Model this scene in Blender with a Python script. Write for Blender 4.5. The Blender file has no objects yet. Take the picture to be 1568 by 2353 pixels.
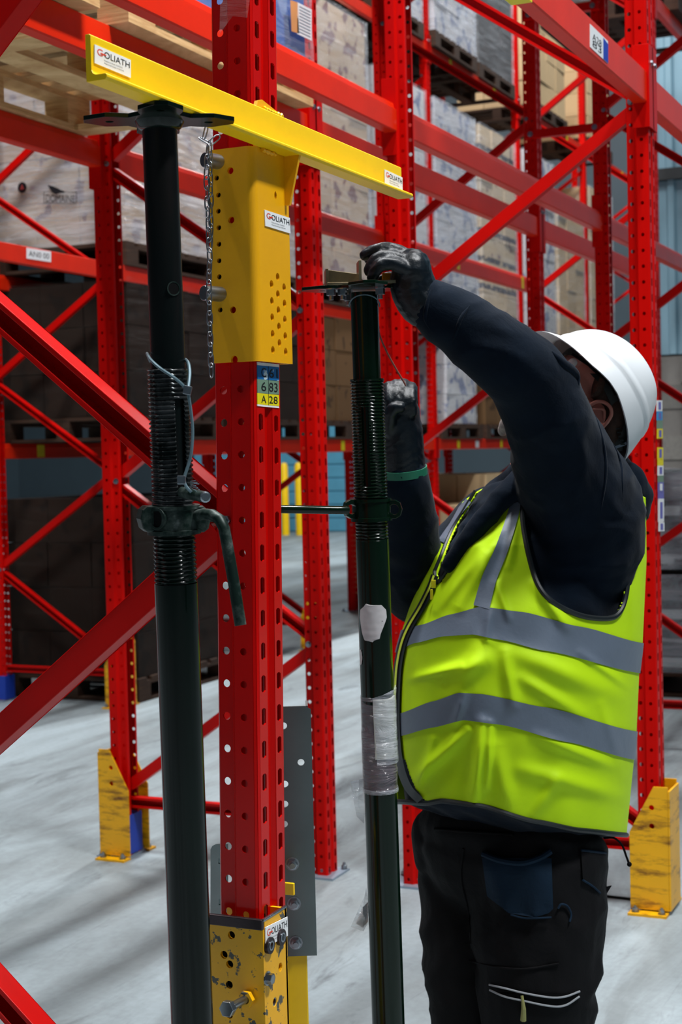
import bpy, bmesh, math, random
from mathutils import Vector, Matrix, geometry, noise

SC = bpy.context.scene
COL = SC.collection
random.seed(7)
PI = math.pi

# ------------------------------------------------------------------ camera
FPX, YAW, PIT, ROL, EYE = 3505.94, 0.425268, 0.03775, -0.0242631, 1.50039
CF = Vector((-math.sin(YAW) * math.cos(PIT), math.cos(YAW) * math.cos(PIT), -math.sin(PIT)))
_r0 = Vector((math.cos(YAW), math.sin(YAW), 0))
_u0 = _r0.cross(CF)
CR = _r0 * math.cos(ROL) + _u0 * math.sin(ROL)
CU = -_r0 * math.sin(ROL) + _u0 * math.cos(ROL)
CC = Vector((0, 0, EYE))
cam_d = bpy.data.cameras.new('camera')
cam = bpy.data.objects.new('camera', cam_d)
COL.objects.link(cam)
mw = Matrix.Identity(4)
for i in range(3):
    mw[i][0], mw[i][1], mw[i][2], mw[i][3] = CR[i], CU[i], -CF[i], CC[i]
cam.matrix_world = mw
cam_d.sensor_fit = 'VERTICAL'
cam_d.sensor_height = 36.0
cam_d.sensor_width = 24.0
cam_d.lens = FPX / 2353 * 36.0
cam_d.clip_start = 0.05
cam_d.clip_end = 200
cam_d.dof.use_dof = True
cam_d.dof.focus_distance = 2.45
cam_d.dof.aperture_fstop = 9.0
SC.camera = cam

# ------------------------------------------------------------------ light
SC.view_settings.view_transform = 'Standard'
SC.view_settings.look = 'None'
SC.view_settings.exposure = 0.0
SC.view_settings.gamma = 1.0
SC.view_settings.use_curve_mapping = False
world = bpy.data.worlds.new('world')
SC.world = world
world.use_nodes = True
world.node_tree.nodes['Background'].inputs[0].default_value = (0.75, 0.87, 1.0, 1)
world.node_tree.nodes['Background'].inputs[1].default_value = 0.10


def lamp(x, y, z, power, sx=0.5, sy=1.4, col=(0.98, 0.99, 1.0), rot=(0, 0, 0), spread=PI):
    d = bpy.data.lights.new('high_bay_light', 'AREA')
    d.shape = 'RECTANGLE'
    d.size, d.size_y = sx, sy
    d.energy = power * 0.62
    d.color = col
    d.spread = spread
    o = bpy.data.objects.new('high_bay_light', d)
    o.location = (x, y, z)
    o.rotation_euler = rot
    COL.objects.link(o)


# rows of high bay lamps, 11 m up, along the aisles
for y, p in ((2.8, 1500), (9.5, 380)):
    lamp(-0.35, y, 11.0, p, 0.35, 2.6)
for y, p in ((1.5, 950), (6.5, 850), (13.0, 1600), (19.5, 1500)):
    lamp(-4.2, y, 11.0, p, 0.35, 2.6)
lamp(2.6, 2.2, 8.5, 230, 0.5, 2.0, rot=(0, math.radians(36), 0), spread=math.radians(75))
lamp(-10.0, 20.0, 11.0, 1100, 0.35, 2.6)

# ------------------------------------------------------------------ helpers


def ray(x, y):
    return CF + CR * ((x - 784) / FPX) - CU * ((y - 1176.5) / FPX)


def at(x, y, d):
    return CC + ray(x, y) * d


def onu(x, y, u):
    r = ray(x, y)
    return CC + r * (u / r.x)


def onv(x, y, v):
    r = ray(x, y)
    return CC + r * (v / r.y)


def onz(x, y, z):
    r = ray(x, y)
    return CC + r * ((z - EYE) / r.z)


def pix(p):
    d = Vector(p) - CC
    z = d.dot(CF)
    return 784 + FPX * d.dot(CR) / z, 1176.5 - FPX * d.dot(CU) / z


def lin(c):
    return tuple(((v / 255) / 12.92 if v / 255 <= 0.04045 else ((v / 255 + 0.055) / 1.055) ** 2.4) for v in c) + (1,)


class NT:
    """tiny helper for node materials"""

    def __init__(s, name):
        s.m = bpy.data.materials.new(name)
        s.m.use_nodes = True
        s.t = s.m.node_tree
        s.b = s.t.nodes['Principled BSDF']
        s.out = s.t.nodes['Material Output']

    def n(s, typ, **kw):
        nd = s.t.nodes.new(typ)
        for k, v in kw.items():
            setattr(nd, k, v)
        return nd

    def l(s, a, b):
        s.t.links.new(a, b)

    def coord(s, scale=(1, 1, 1), kind='Object', rot=(0, 0, 0)):
        tc = s.n('ShaderNodeTexCoord')
        mp = s.n('ShaderNodeMapping')
        mp.inputs['Scale'].default_value = scale
        mp.inputs['Rotation'].default_value = rot
        s.l(tc.outputs[kind], mp.inputs[0])
        return mp.outputs[0]

    def noise(s, vec, scale, detail=4, rough=0.55, dist=0.0):
        nd = s.n('ShaderNodeTexNoise')
        nd.inputs['Scale'].default_value = scale
        nd.inputs['Detail'].default_value = detail
        nd.inputs['Roughness'].default_value = rough
        nd.inputs['Distortion'].default_value = dist
        s.l(vec, nd.inputs['Vector'])
        return nd.outputs['Fac']

    def ramp(s, fac, stops):
        r = s.n('ShaderNodeValToRGB')
        cr = r.color_ramp
        while len(cr.elements) < len(stops):
            cr.elements.new(0.5)
        for e, (p, c) in zip(cr.elements, stops):
            e.position = p
            e.color = c if len(c) == 4 else tuple(c) + (1,)
        s.l(fac, r.inputs[0])
        return r.outputs[0]

    def mix(s, fac, a, b, typ='MIX'):
        m = s.n('ShaderNodeMix', data_type='RGBA', blend_type=typ)
        for sock, v in ((m.inputs[0], fac), (m.inputs[6], a), (m.inputs[7], b)):
            if hasattr(v, 'is_linked') or hasattr(v, 'links'):
                s.l(v, sock)
            else:
                sock.default_value = v
        return m.outputs[2]

    def bump(s, h, strength=0.3, dist=0.01):
        b = s.n('ShaderNodeBump')
        b.inputs['Strength'].default_value = strength
        b.inputs['Distance'].default_value = dist
        s.l(h, b.inputs['Height'])
        s.l(b.outputs[0], s.b.inputs['Normal'])

    def set(s, **kw):
        names = {'color': 'Base Color', 'rough': 'Roughness', 'metal': 'Metallic', 'spec': 'Specular IOR Level',
                 'alpha': 'Alpha', 'trans': 'Transmission Weight', 'coat': 'Coat Weight', 'sheen': 'Sheen Weight'}
        for k, v in kw.items():
            i = s.b.inputs[names[k]]
            if hasattr(v, 'links'):
                s.l(v, i)
            else:
                i.default_value = v
        return s


WHITE = (1, 1, 1, 1)
BLACK = (0, 0, 0, 1)


def plain(name, rgb, rough=0.5, metal=0.0, spec=0.5, var=0.12, scale=6.0, bump=0.0):
    k = NT(name)
    c = lin(rgb)
    v = k.coord()
    f = k.noise(v, scale)
    d = tuple(x * (1 - var) for x in c[:3]) + (1,)
    e = tuple(min(1, x * (1 + var)) for x in c[:3]) + (1,)
    k.set(color=k.ramp(f, [(0.3, d), (0.7, e)]), rough=rough, metal=metal, spec=spec)
    if bump:
        k.bump(k.noise(v, scale * 8), bump, 0.002)
    return k.m


def chipped(name, rgb, chip, thr, scale, rough=0.4, spec=0.5, stretch=(1, 1, 1), var=0.08, stain=None, stain_thr=0.62):
    """paint with chips (and stains) of another colour"""
    k = NT(name)
    c = lin(rgb)
    v = k.coord()
    base = k.ramp(k.noise(v, 5.0), [(0.3, tuple(x * (1 - var) for x in c[:3])), (0.7, tuple(min(1, x * (1 + var)) for x in c[:3]))])
    if stain:
        vs = k.coord((5, 5, 26))
        fs = k.ramp(k.noise(vs, 1.0, 6, 0.72, 0.15), [(stain_thr - 0.12, BLACK), (stain_thr + 0.05, WHITE)])
        base = k.mix(fs, base, lin(stain))
    v2 = k.coord(stretch)
    f = k.ramp(k.noise(v2, scale, 5, 0.6), [(thr, BLACK), (thr + 0.02, WHITE)])
    k.set(color=k.mix(f, base, lin(chip)), rough=rough, spec=spec)
    return k.m


M = {}
M['red'] = chipped('rack_red_paint', (196, 6, 2), (225, 150, 140), 0.80, 26, 0.38, 0.10)
M['red_brace'] = plain('brace_red_paint', (198, 8, 4), 0.38, var=0.06, spec=0.14)
M['orange_beam'] = chipped('beam_red_paint', (222, 40, 8), (232, 92, 60), 0.70, 3.0, 0.36, 0.25, stretch=(1, 4, 0.6))
M['yellow'] = plain('yellow_paint', (244, 200, 0), 0.38, var=0.05)
M['sleeve'] = chipped('sleeve_yellow_paint', (234, 168, 0), (90, 84, 50), 0.73, 22, 0.4, stretch=(1, 1, 0.5), var=0.06)
M['worn_yellow'] = chipped('worn_yellow_paint', (238, 174, 0), (74, 74, 66), 0.585, 46, 0.42, var=0.06)
M['guard_yellow'] = chipped('guard_yellow_paint', (240, 176, 0), (120, 84, 18), 0.80, 12, 0.42, stain=(112, 64, 6), stain_thr=0.60)
M['steel'] = plain('zinc_steel', (150, 157, 164), 0.3, 1.0, var=0.1, scale=30)
M['galv'] = plain('galvanised_steel', (112, 122, 122), 0.36, 1.0, var=0.12, scale=9)
M['dark_steel'] = plain('dark_bare_steel', (60, 52, 55), 0.35, 0.8, var=0.25, scale=20)
M['black'] = plain('black_rubber_and_shade', (8, 8, 9), 0.7, spec=0.1)
M['white_label'] = plain('label_white', (236, 238, 240), 0.4, var=0.02)
M['ink'] = plain('label_ink', (18, 18, 24), 0.5, var=0.0)
M['ink_red'] = plain('label_red_ink', (222, 62, 30), 0.5, var=0.0)
M['lbl_blue'] = chipped('label_blue', (20, 104, 170), (205, 225, 235), 0.55, 30, 0.35)
M['lbl_green'] = plain('label_green', (112, 140, 120), 0.4, var=0.02)
M['lbl_yellow'] = plain('label_yellow', (232, 216, 20), 0.4, var=0.03)
M['lbl_violet'] = plain('label_violet', (104, 104, 180), 0.4, var=0.03)
M['lbl_sky'] = plain('label_sky', (40, 150, 210), 0.4, var=0.03)
M['tag_blue'] = plain('blue_tape', (22, 60, 170), 0.5)


# ------------------------------------------------------------------ mesh builder
def frame_of(d):
    d = d.normalized()
    a = Vector((0, 0, 1)) if abs(d.z) < 0.9 else Vector((1, 0, 0))
    x = a.cross(d).normalized()
    return x, d.cross(x), d


class MB:
    def __init__(s):
        s.v = []
        s.f = []

    def add(s, vs, fs):
        o = len(s.v)
        s.v += [tuple(p) for p in vs]
        s.f += [tuple(i + o for i in f) for f in fs]
        return s

    def obb(s, c, ex, ey, ez):
        c, ex, ey, ez = Vector(c), Vector(ex), Vector(ey), Vector(ez)
        vs = [c + ex * i + ey * j + ez * k for k in (-1, 1) for j in (-1, 1) for i in (-1, 1)]
        fs = [(0, 2, 3, 1), (4, 5, 7, 6), (0, 1, 5, 4), (2, 6, 7, 3), (0, 4, 6, 2), (1, 3, 7, 5)]
        if ex.cross(ey).dot(ez) < 0:
            fs = [f[::-1] for f in fs]
        return s.add(vs, fs)

    def box(s, x0, x1, y0, y1, z0, z1):
        return s.obb(((x0 + x1) / 2, (y0 + y1) / 2, (z0 + z1) / 2), ((x1 - x0) / 2, 0, 0), (0, (y1 - y0) / 2, 0), (0, 0, (z1 - z0) / 2))

    def tube(s, pts, r, n=12, caps=True, closed=False, sq=1.0):
        pts = [Vector(p) for p in pts]
        m = len(pts)
        rs = r if hasattr(r, '__len__') else [r] * m
        tang = []
        for i in range(m):
            if closed:
                t = pts[(i + 1) % m] - pts[i - 1]
            else:
                t = pts[min(i + 1, m - 1)] - pts[max(i - 1, 0)]
            tang.append(t.normalized())
        x, y, _ = frame_of(tang[0])
        vs = []
        for i in range(m):
            if i:
                x = (x - tang[i] * x.dot(tang[i]))
                x.normalize()
                y = tang[i].cross(x)
            for k in range(n):
                a = 2 * PI * k / n
                vs.append(pts[i] + (x * math.cos(a) + y * math.sin(a) * sq) * rs[i])
        fs = []
        for i in range(m if closed else m - 1):
            j = (i + 1) % m
            for k in range(n):
                l = (k + 1) % n
                fs.append((i * n + k, i * n + l, j * n + l, j * n + k))
        if caps and not closed:
            fs.append(tuple(range(n))[::-1])
            fs.append(tuple((m - 1) * n + k for k in range(n)))
        return s.add(vs, fs)

    def cyl(s, p0, p1, r, n=16, r1=None):
        return s.tube([p0, p1], [r, r if r1 is None else r1], n)

    def lathe(s, p0, d, prof, n=24, phase=0.0):
        """prof: list of (height along d, radius)"""
        p0, d = Vector(p0), Vector(d)
        x, y, z = frame_of(d)
        vs = []
        for h, r in prof:
            for k in range(n):
                a = 2 * PI * k / n + phase
                vs.append(p0 + z * h + (x * math.cos(a) + y * math.sin(a)) * r)
        fs = []
        m = len(prof)
        for i in range(m - 1):
            for k in range(n):
                l = (k + 1) % n
                fs.append((i * n + k, i * n + l, (i + 1) * n + l, (i + 1) * n + k))
        fs.append(tuple(range(n))[::-1])
        fs.append(tuple((m - 1) * n + k for k in range(n)))
        return s.add(vs, fs)

    def hexbolt(s, p, d, r, h, shank=0.0):
        """washer, hexagon and bolt end in one closed skin"""
        n = 12
        p, d = Vector(p), Vector(d)
        x, y, z = frame_of(d)
        rings = [(0, None, r * 1.3), (h * 0.16, None, r * 1.3), (h * 0.16, 6, r), (h, 6, r), (h * 1.05, None, r * 0.72)]
        if shank:
            rings += [(h * 1.05, None, r * 0.5), (h + shank, None, r * 0.5)]
        vs = []
        for hh, hx, rr in rings:
            for k in range(n):
                a = 2 * PI * k / n
                q = rr * (0.866 if hx and k % 2 else 1.0)
                vs.append(p + z * hh + (x * math.cos(a) + y * math.sin(a)) * q)
        m = len(rings)
        fs = [(i * n + k, i * n + (k + 1) % n, (i + 1) * n + (k + 1) % n, (i + 1) * n + k) for i in range(m - 1) for k in range(n)]
        fs.append(tuple(range(n))[::-1])
        fs.append(tuple((m - 1) * n + k for k in range(n)))
        return s.add(vs, fs)

    def plate(s, o, ex, ey, ez, outer, holes=()):
        """flat plate: outline and holes in (ex, ey) units, thickness vector ez"""
        o, ex, ey, ez = Vector(o), Vector(ex), Vector(ey), Vector(ez)
        loops = [[Vector((a, b, 0)) for a, b in lp] for lp in [outer] + list(holes)]
        flat = [p for lp in loops for p in lp]
        tris = geometry.tessellate_polygon(loops)
        n = len(flat)
        vs = [o + ex * p.x + ey * p.y for p in flat] + [o + ex * p.x + ey * p.y + ez for p in flat]
        fs = []
        up = ex.cross(ey).dot(ez) > 0
        for t in tris:
            a, b, c = [flat[i] for i in t]
            ccw = (b - a).cross(c - a).z > 0
            t = tuple(t) if ccw else tuple(t)[::-1]
            bot, top = tuple(t)[::-1], tuple(i + n for i in t)
            if not up:
                bot, top = bot[::-1], top[::-1]
            fs += [bot, top]
        k = 0
        for li, lp in enumerate(loops):
            m = len(lp)
            area = sum(lp[i].x * lp[(i + 1) % m].y - lp[(i + 1) % m].x * lp[i].y for i in range(m))
            fl = (area > 0) == (li == 0)
            for i in range(m):
                a, b = k + i, k + (i + 1) % m
                q = (a, b, b + n, a + n)
                if not fl:
                    q = q[::-1]
                if not up:
                    q = q[::-1]
                fs.append(q)
            k += m
        return s.add(vs, fs)

    def mesh(s, name, smooth=False, auto=None):
        me = bpy.data.meshes.new(name)
        me.from_pydata(s.v, [], s.f)
        if smooth:
            me.polygons.foreach_set('use_smooth', [True] * len(me.polygons))
            if auto:
                me.set_sharp_from_angle(angle=math.radians(auto))
        me.update()
        return me

    def build(s, name, mat, parent=None, smooth=False, auto=40, bevel=0.0, kind=None):
        return link(name, s.mesh(name, smooth, auto), mat, parent, bevel, kind)


def circ(cx, cy, r, n=16, ry=None):
    ry = r if ry is None else ry
    return [(cx + r * math.cos(2 * PI * k / n), cy + ry * math.sin(2 * PI * k / n)) for k in range(n)]


def link(name, me, mat, parent=None, bevel=0.0, kind=None):
    if mat is not None and len(me.materials) == 0:
        me.materials.append(mat)
    o = bpy.data.objects.new(name, me)
    COL.objects.link(o)
    if parent is not None:
        o.parent = parent
        o.matrix_parent_inverse = parent.matrix_basis.inverted()
    if bevel:
        b = o.modifiers.new('bevel', 'BEVEL')
        b.width = bevel
        b.segments = 2
        b.limit_method = 'ANGLE'
        b.angle_limit = math.radians(40)
    if kind:
        o['kind'] = kind
    return o


def thing(name, label, cat, loc=(0, 0, 0), group=None):
    o = bpy.data.objects.new(name, None)
    o.empty_display_size = 0.05
    o.location = loc
    COL.objects.link(o)
    tag(o, label, cat, group)
    return o


def tag(o, label, cat, group=None):
    if label:
        o['label'] = label
    o['category'] = cat
    if group:
        o['group'] = group
    return o


KIDS = {}


def kids(o):
    return list(o.children)


def dup(root, mat, label=None, group=None, skip=()):
    """copy of a thing built at the origin, with its parts and their parts"""
    r = root.copy()
    COL.objects.link(r)
    r.matrix_basis = mat
    if label:
        r['label'] = label
    if group:
        r['group'] = group
    for c in kids(root):
        if c.name.split('.')[0] in skip:
            continue
        d = c.copy()
        COL.objects.link(d)
        d.parent = r
        for g in kids(c):
            e = g.copy()
            COL.objects.link(e)
            e.parent = d
    return r


def T(x, y, z=0.0, rz=0.0):
    return Matrix.Translation((x, y, z)) @ Matrix.Rotation(rz, 4, 'Z')


def struct(o):
    o['kind'] = 'structure'
    return o


def text_mesh(body, font_scale=1.0):
    cu = bpy.data.curves.new('text', 'FONT')
    cu.body = body
    cu.resolution_u = 3
    ob = bpy.data.objects.new('text', cu)
    COL.objects.link(ob)
    dg = bpy.context.evaluated_depsgraph_get()
    me = bpy.data.meshes.new_from_object(ob.evaluated_get(dg))
    bpy.data.objects.remove(ob)
    bpy.data.curves.remove(cu)
    xs = [v.co.x for v in me.vertices]
    ys = [v.co.y for v in me.vertices]
    bb = (min(xs), min(ys), max(xs), max(ys))
    vs = [((v.co.x - bb[0]) / (bb[2] - bb[0]), (v.co.y - bb[1]) / (bb[3] - bb[1])) for v in me.vertices]
    fs = [tuple(p.vertices) for p in me.polygons]
    bpy.data.meshes.remove(me)
    return vs, fs


TXT = {}


def write(mb, body, o, ex, ey, off):
    """letters filling the box o, o+ex, o+ey, lifted by off along the face normal"""
    if body not in TXT:
        TXT[body] = text_mesh(body)
    vs, fs = TXT[body]
    mb.add([o + ex * a + ey * b + off for a, b in vs], fs)


def sticker(parent, tl, tr, bl, mat, name='sticker', t=0.0012, nrm=None):
    """thin label with corners top-left, top-right, bottom-left; returns (obj, o, ex, ey, n)"""
    tl, tr, bl = Vector(tl), Vector(tr), Vector(bl)
    ex, ey = tr - tl, tl - bl
    n = ex.cross(ey).normalized()
    if nrm is not None and n.dot(Vector(nrm)) < 0:
        n = -n
    elif nrm is None and n.dot(CC - tl) < 0:
        n = -n
    mb = MB().plate(bl, ex, ey, n * t, [(0, 0), (1, 0), (1, 1), (0, 1)])
    ob = mb.build(name, mat, parent)
    return ob, bl, ex, ey, n * (t + 0.0004)


def goliath(parent, tl, tr, bl):
    """white maker's label: word in red and black over two small lines"""
    s, o, ex, ey, n = sticker(parent, tl, tr, bl, M['white_label'], 'maker_label')
    b = MB()
    write(b, 'OLIATH', o + ex * 0.25 + ey * 0.5, ex * 0.71, ey * 0.34, n)
    write(b, 'Registered design 4124/2023', o + ex * 0.25 + ey * 0.30, ex * 0.5, ey * 0.09, n)
    write(b, 'Registered design 6129/2345', o + ex * 0.25 + ey * 0.15, ex * 0.54, ey * 0.09, n)
    b.build('black_print', M['ink'], s)
    b = MB()
    write(b, 'G', o + ex * 0.06 + ey * 0.5, ex * 0.15, ey * 0.36, n)
    b.plate(o + ex * 0.15 + ey * 0.61 + n, ex * 0.15, ey * 0.07, n * 0.1, [(0, 0), (1, 0), (1, 1), (0, 1)])
    b.build('red_print', M['ink_red'], s)
    return s

# ------------------------------------------------------------------ the setting
def concrete():
    k = NT('concrete_floor')
    v = k.coord()
    vs = k.coord((1.0, 0.22, 1.0))
    f1 = k.noise(v, 0.55, 5, 0.6)
    f2 = k.noise(vs, 2.2, 8, 0.65, 0.8)
    f3 = k.noise(v, 40, 3)
    f4 = k.noise(vs, 7.0, 6, 0.7, 1.2)
    base = k.ramp(f1, [(0.3, lin((106, 114, 116))), (0.55, lin((130, 139, 142))), (0.75, lin((128, 131, 126)))])
    base = k.mix(k.ramp(f2, [(0.40, (0, 0, 0)), (0.66, (0.9, 0.9, 0.9))]), base, lin((164, 178, 184)))
    base = k.mix(k.ramp(f4, [(0.56, (0, 0, 0)), (0.70, (0.6, 0.6, 0.6))]), base, lin((76, 81, 83)))
    base = k.mix(k.ramp(f3, [(0.4, (0, 0, 0)), (0.8, (0.2, 0.2, 0.2))]), base, lin((84, 87, 88)))
    k.set(color=base, rough=k.ramp(f2, [(0.3, (0.62, 0.62, 0.62)), (0.8, (0.42, 0.42, 0.42))]), spec=0.4)
    k.bump(f3, 0.12, 0.002)
    return k.m


def block_mat():
    k = NT('concrete_block')
    v = k.coord()
    oi = k.n('ShaderNodeObjectInfo')
    c = k.ramp(oi.outputs['Random'], [(0, lin((96, 96, 92))), (1, lin((124, 122, 116)))])
    k.set(color=k.mix(k.ramp(k.noise(v, 30, 5), [(0.35, BLACK), (0.75, (0.5, 0.5, 0.5, 1))]), c, lin((80, 80, 78))), rough=0.9)
    k.bump(k.noise(v, 60), 0.4, 0.004)
    return k.m


M['block'] = block_mat()
M['mortar'] = plain('mortar', (110, 108, 104), 0.95)
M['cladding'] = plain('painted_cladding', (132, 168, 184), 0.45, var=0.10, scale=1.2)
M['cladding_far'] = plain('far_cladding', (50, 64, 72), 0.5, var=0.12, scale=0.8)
M['door_blue'] = plain('blue_door_sheet', (84, 150, 178), 0.45, var=0.06)
M['roof'] = plain('roof_sheet', (40, 44, 46), 0.7)

struct(MB().box(-20, 7, -5, 30, -0.25, 0).build('floor', concrete()))
struct(MB().box(-20, 7, -5, 30, 12.0, 12.2).build('ceiling', M['roof']))
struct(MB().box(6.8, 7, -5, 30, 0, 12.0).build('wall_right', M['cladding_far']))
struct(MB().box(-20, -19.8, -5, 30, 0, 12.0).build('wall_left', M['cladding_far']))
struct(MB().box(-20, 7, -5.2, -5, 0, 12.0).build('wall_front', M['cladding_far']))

# end wall: blockwork below, profiled cladding above; stops at u = -3.05 where the hall goes on
WE = 13.6
wall_end = struct(MB().box(-3.05, 6.8, WE + 0.012, WE + 0.3, 0, 2.30).build('wall_end', M['mortar']))
blk = MB().box(-0.215, 0.215, 0, 0.05, 0.006, 0.219)
bme = blk.mesh('block')
bme.materials.append(M['block'])
for r in range(10):
    for i in range(11):
        x = -2.83 + i * 0.441 + (0.22 if r % 2 else 0)
        if x > 0.7:
            continue
        o = link('block', bme, None, wall_end)
        o.location = (x, WE, 0.02 + r * 0.226)
sheet = MB()
prof = []
for i in range(5):
    x = i * 0.2
    prof += [(x, 0.0), (x + 0.11, 0.0), (x + 0.13, -0.035), (x + 0.18, -0.035), (x + 0.2, 0.0)]
n = len(prof)
sheet.add([(x, y, z) for z in (0, 1.62) for x, y in prof], [(i, i + 1, i + 1 + n, i + n) for i in range(n - 1)])
sme = sheet.mesh('cladding_sheet')
sme.materials.append(M['cladding'])
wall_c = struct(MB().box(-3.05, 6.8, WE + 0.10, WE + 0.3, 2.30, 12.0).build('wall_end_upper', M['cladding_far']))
wall_c.name = 'wall_upper'
for lv in range(4):
    for i in range(6):
        o = link('cladding_sheet', sme, None, wall_c)
        o.location = (-3.05 + i * 1.0, WE + 0.08 - 0.03 * (lv % 2), 2.32 + lv * 1.62)
for lv in range(3):
    MB().box(-3.05, 2.0, WE + 0.0, WE + 0.08, 3.86 + lv * 1.62, 3.96 + lv * 1.62).build('flashing', M['roof'], wall_c)
struct(MB().box(-3.25, -3.05, WE, 30, 0, 12.0).build('wall_return', M['cladding_far']))
# far end of the hall with a sheeted door
WF = 27.0
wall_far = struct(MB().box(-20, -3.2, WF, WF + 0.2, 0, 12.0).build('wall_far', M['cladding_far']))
sheet2 = sme.copy()
sheet2.materials.clear()
sheet2.materials.append(M['cladding_far'])
c = onv(672, 1120, WF - 0.1)
door = struct(MB().box(c.x - 2.2, c.x + 1.6, WF - 0.08, WF, 0, 4.2).build('door_1', M['door_blue']))
for i in range(16):
    MB().box(c.x - 2.2, c.x + 1.6, WF - 0.1, WF - 0.08, 0.02 + i * 0.26, 0.25 + i * 0.26).build('door_panel', M['door_blue'], door, bevel=0.01)
for px, nm in ((656, 'yellow round bollard left of the far blue door'), (689, 'yellow round bollard right of the far blue door')):
    p = onv(px, 1200, WF - 1.2)
    b = MB().lathe((p.x, p.y, 0), (0, 0, 1), [(0, 0.075), (1.3, 0.075), (1.36, 0.05), (1.375, 0.0)], 14)
    tag(b.build('bollard', M['yellow'], smooth=True), nm, 'bollard')

# ------------------------------------------------------------------ pallet racking
HR, HG, HB = -0.022, -0.057, 0.046      # hole rows along the post depth, half width


def holecell(mb, o, ex, ey, w, h, hole):
    """one 50 mm cell with a hole of 12 points"""
    out = [(-.5, -.5), (-.17, -.5), (.17, -.5), (.5, -.5), (.5, -.17), (.5, .17), (.5, .5), (.17, .5), (-.17, .5), (-.5, .5), (-.5, .17), (-.5, -.17)]
    vs = [o + ex * (a * w) + ey * (b * h) for a, b in out] + [o + ex * a + ey * b for a, b in hole]
    mb.add(vs, [(i, (i + 1) % 12, 12 + (i + 1) % 12, 12 + i) for i in range(12)])


def round_hole(r):
    return [(r * math.cos(-2.356 + i * PI / 6), r * math.sin(-2.356 + i * PI / 6)) for i in range(12)]


def slot_hole(w, h):
    a, b, c = w / 2, h / 2, w * 0.3
    return [(-a, -b + c * .6), (-a + c, -b), (a - c, -b), (a, -b + c * .6), (a, -b * .4), (a, b * .4), (a, b - c * .6), (a - c, b), (-a + c, b), (-a, b - c * .6), (-a, b * .4), (-a, -b * .4)]


def upright_mesh(height, z0=0.0):
    mb = MB()
    B = HB
    Z = Vector((0, 0, 1))
    n = int(round((height - z0) / 0.05))
    sl = slot_hole(0.0135, 0.026)
    rh = round_hole(0.0058)
    rh2 = round_hole(0.0062)

    def strip(p, q):
        (a0, b0), (a1, b1) = p, q
        mb.add([(a0, b0, z0), (a1, b1, z0), (a1, b1, height), (a0, b0, height)], [(0, 1, 2, 3)])
    for s in (-1, 1):
        for k in range(n):
            zc = z0 + 0.05 * (k + 0.5)
            holecell(mb, Vector((0, s * 0.026, zc)), Vector((0, s, 0)), Z, 0.026, 0.05, sl)
            holecell(mb, Vector((HR, s * B, zc)), Vector((1, 0, 0)), Z, 0.032, 0.05, rh)
            holecell(mb, Vector((HG, s * (B - 0.010), zc)), Vector((1, 0, 0)), Z, 0.024, 0.05, rh2)
        strip((-0.007, 0), (-0.007, s * 0.008))
        strip((-0.007, s * 0.008), (0, s * 0.013))
        strip((0, s * 0.039), (-0.002, s * (B - 0.002)))
        strip((-0.002, s * (B - 0.002)), (-0.006, s * B))
        strip((-0.038, s * B), (-0.045, s * (B - 0.010)))
        strip((-0.069, s * (B - 0.010)), (-0.072, s * (B - 0.013)))
        strip((-0.072, s * (B - 0.013)), (-0.072, s * (B - 0.024)))
    return mb.mesh('upright')


up_me = upright_mesh(6.5)
up_me.materials.append(M['red'])


def channel(p0, p1, side, w=0.040, d=0.034, open_to=-1, t=0.003, lip=0.009):
    """lipped C brace from p0 to p1; side = normal of the frame plane; opening on the side given by open_to"""
    p0, p1, side = Vector(p0), Vector(p1), Vector(side)
    ax = (p1 - p0).normalized()
    up = side.cross(ax).normalized()
    s = side * open_to
    c = [(-w / 2 + lip, d / 2), (-w / 2, d / 2), (-w / 2, -d / 2), (w / 2, -d / 2), (w / 2, d / 2), (w / 2 - lip, d / 2)]
    ci = [(-w / 2 + lip, d / 2 - t), (-w / 2 + t, d / 2 - t), (-w / 2 + t, -d / 2 + t), (w / 2 - t, -d / 2 + t), (w / 2 - t, d / 2 - t), (w / 2 - lip, d / 2 - t)]
    loop = c + ci[::-1]
    m = len(loop)
    vs = [p + up * a + s * b for p in (p0, p1) for a, b in loop]
    mb = MB()
    fs = [(i, (i + 1) % m, m + (i + 1) % m, m + i) for i in range(m)]
    for i in range(5):
        fs.append((i, i + 1, m - 2 - i, m - 1 - i))
        fs.append((m + i, m + i + 1, m + m - 2 - i, m + m - 1 - i))
    mb.add(vs, fs)
    return mb


M['tag_bluegrey'] = plain('foot_plate_steel', (150, 165, 180), 0.4, 0.5)


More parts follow.
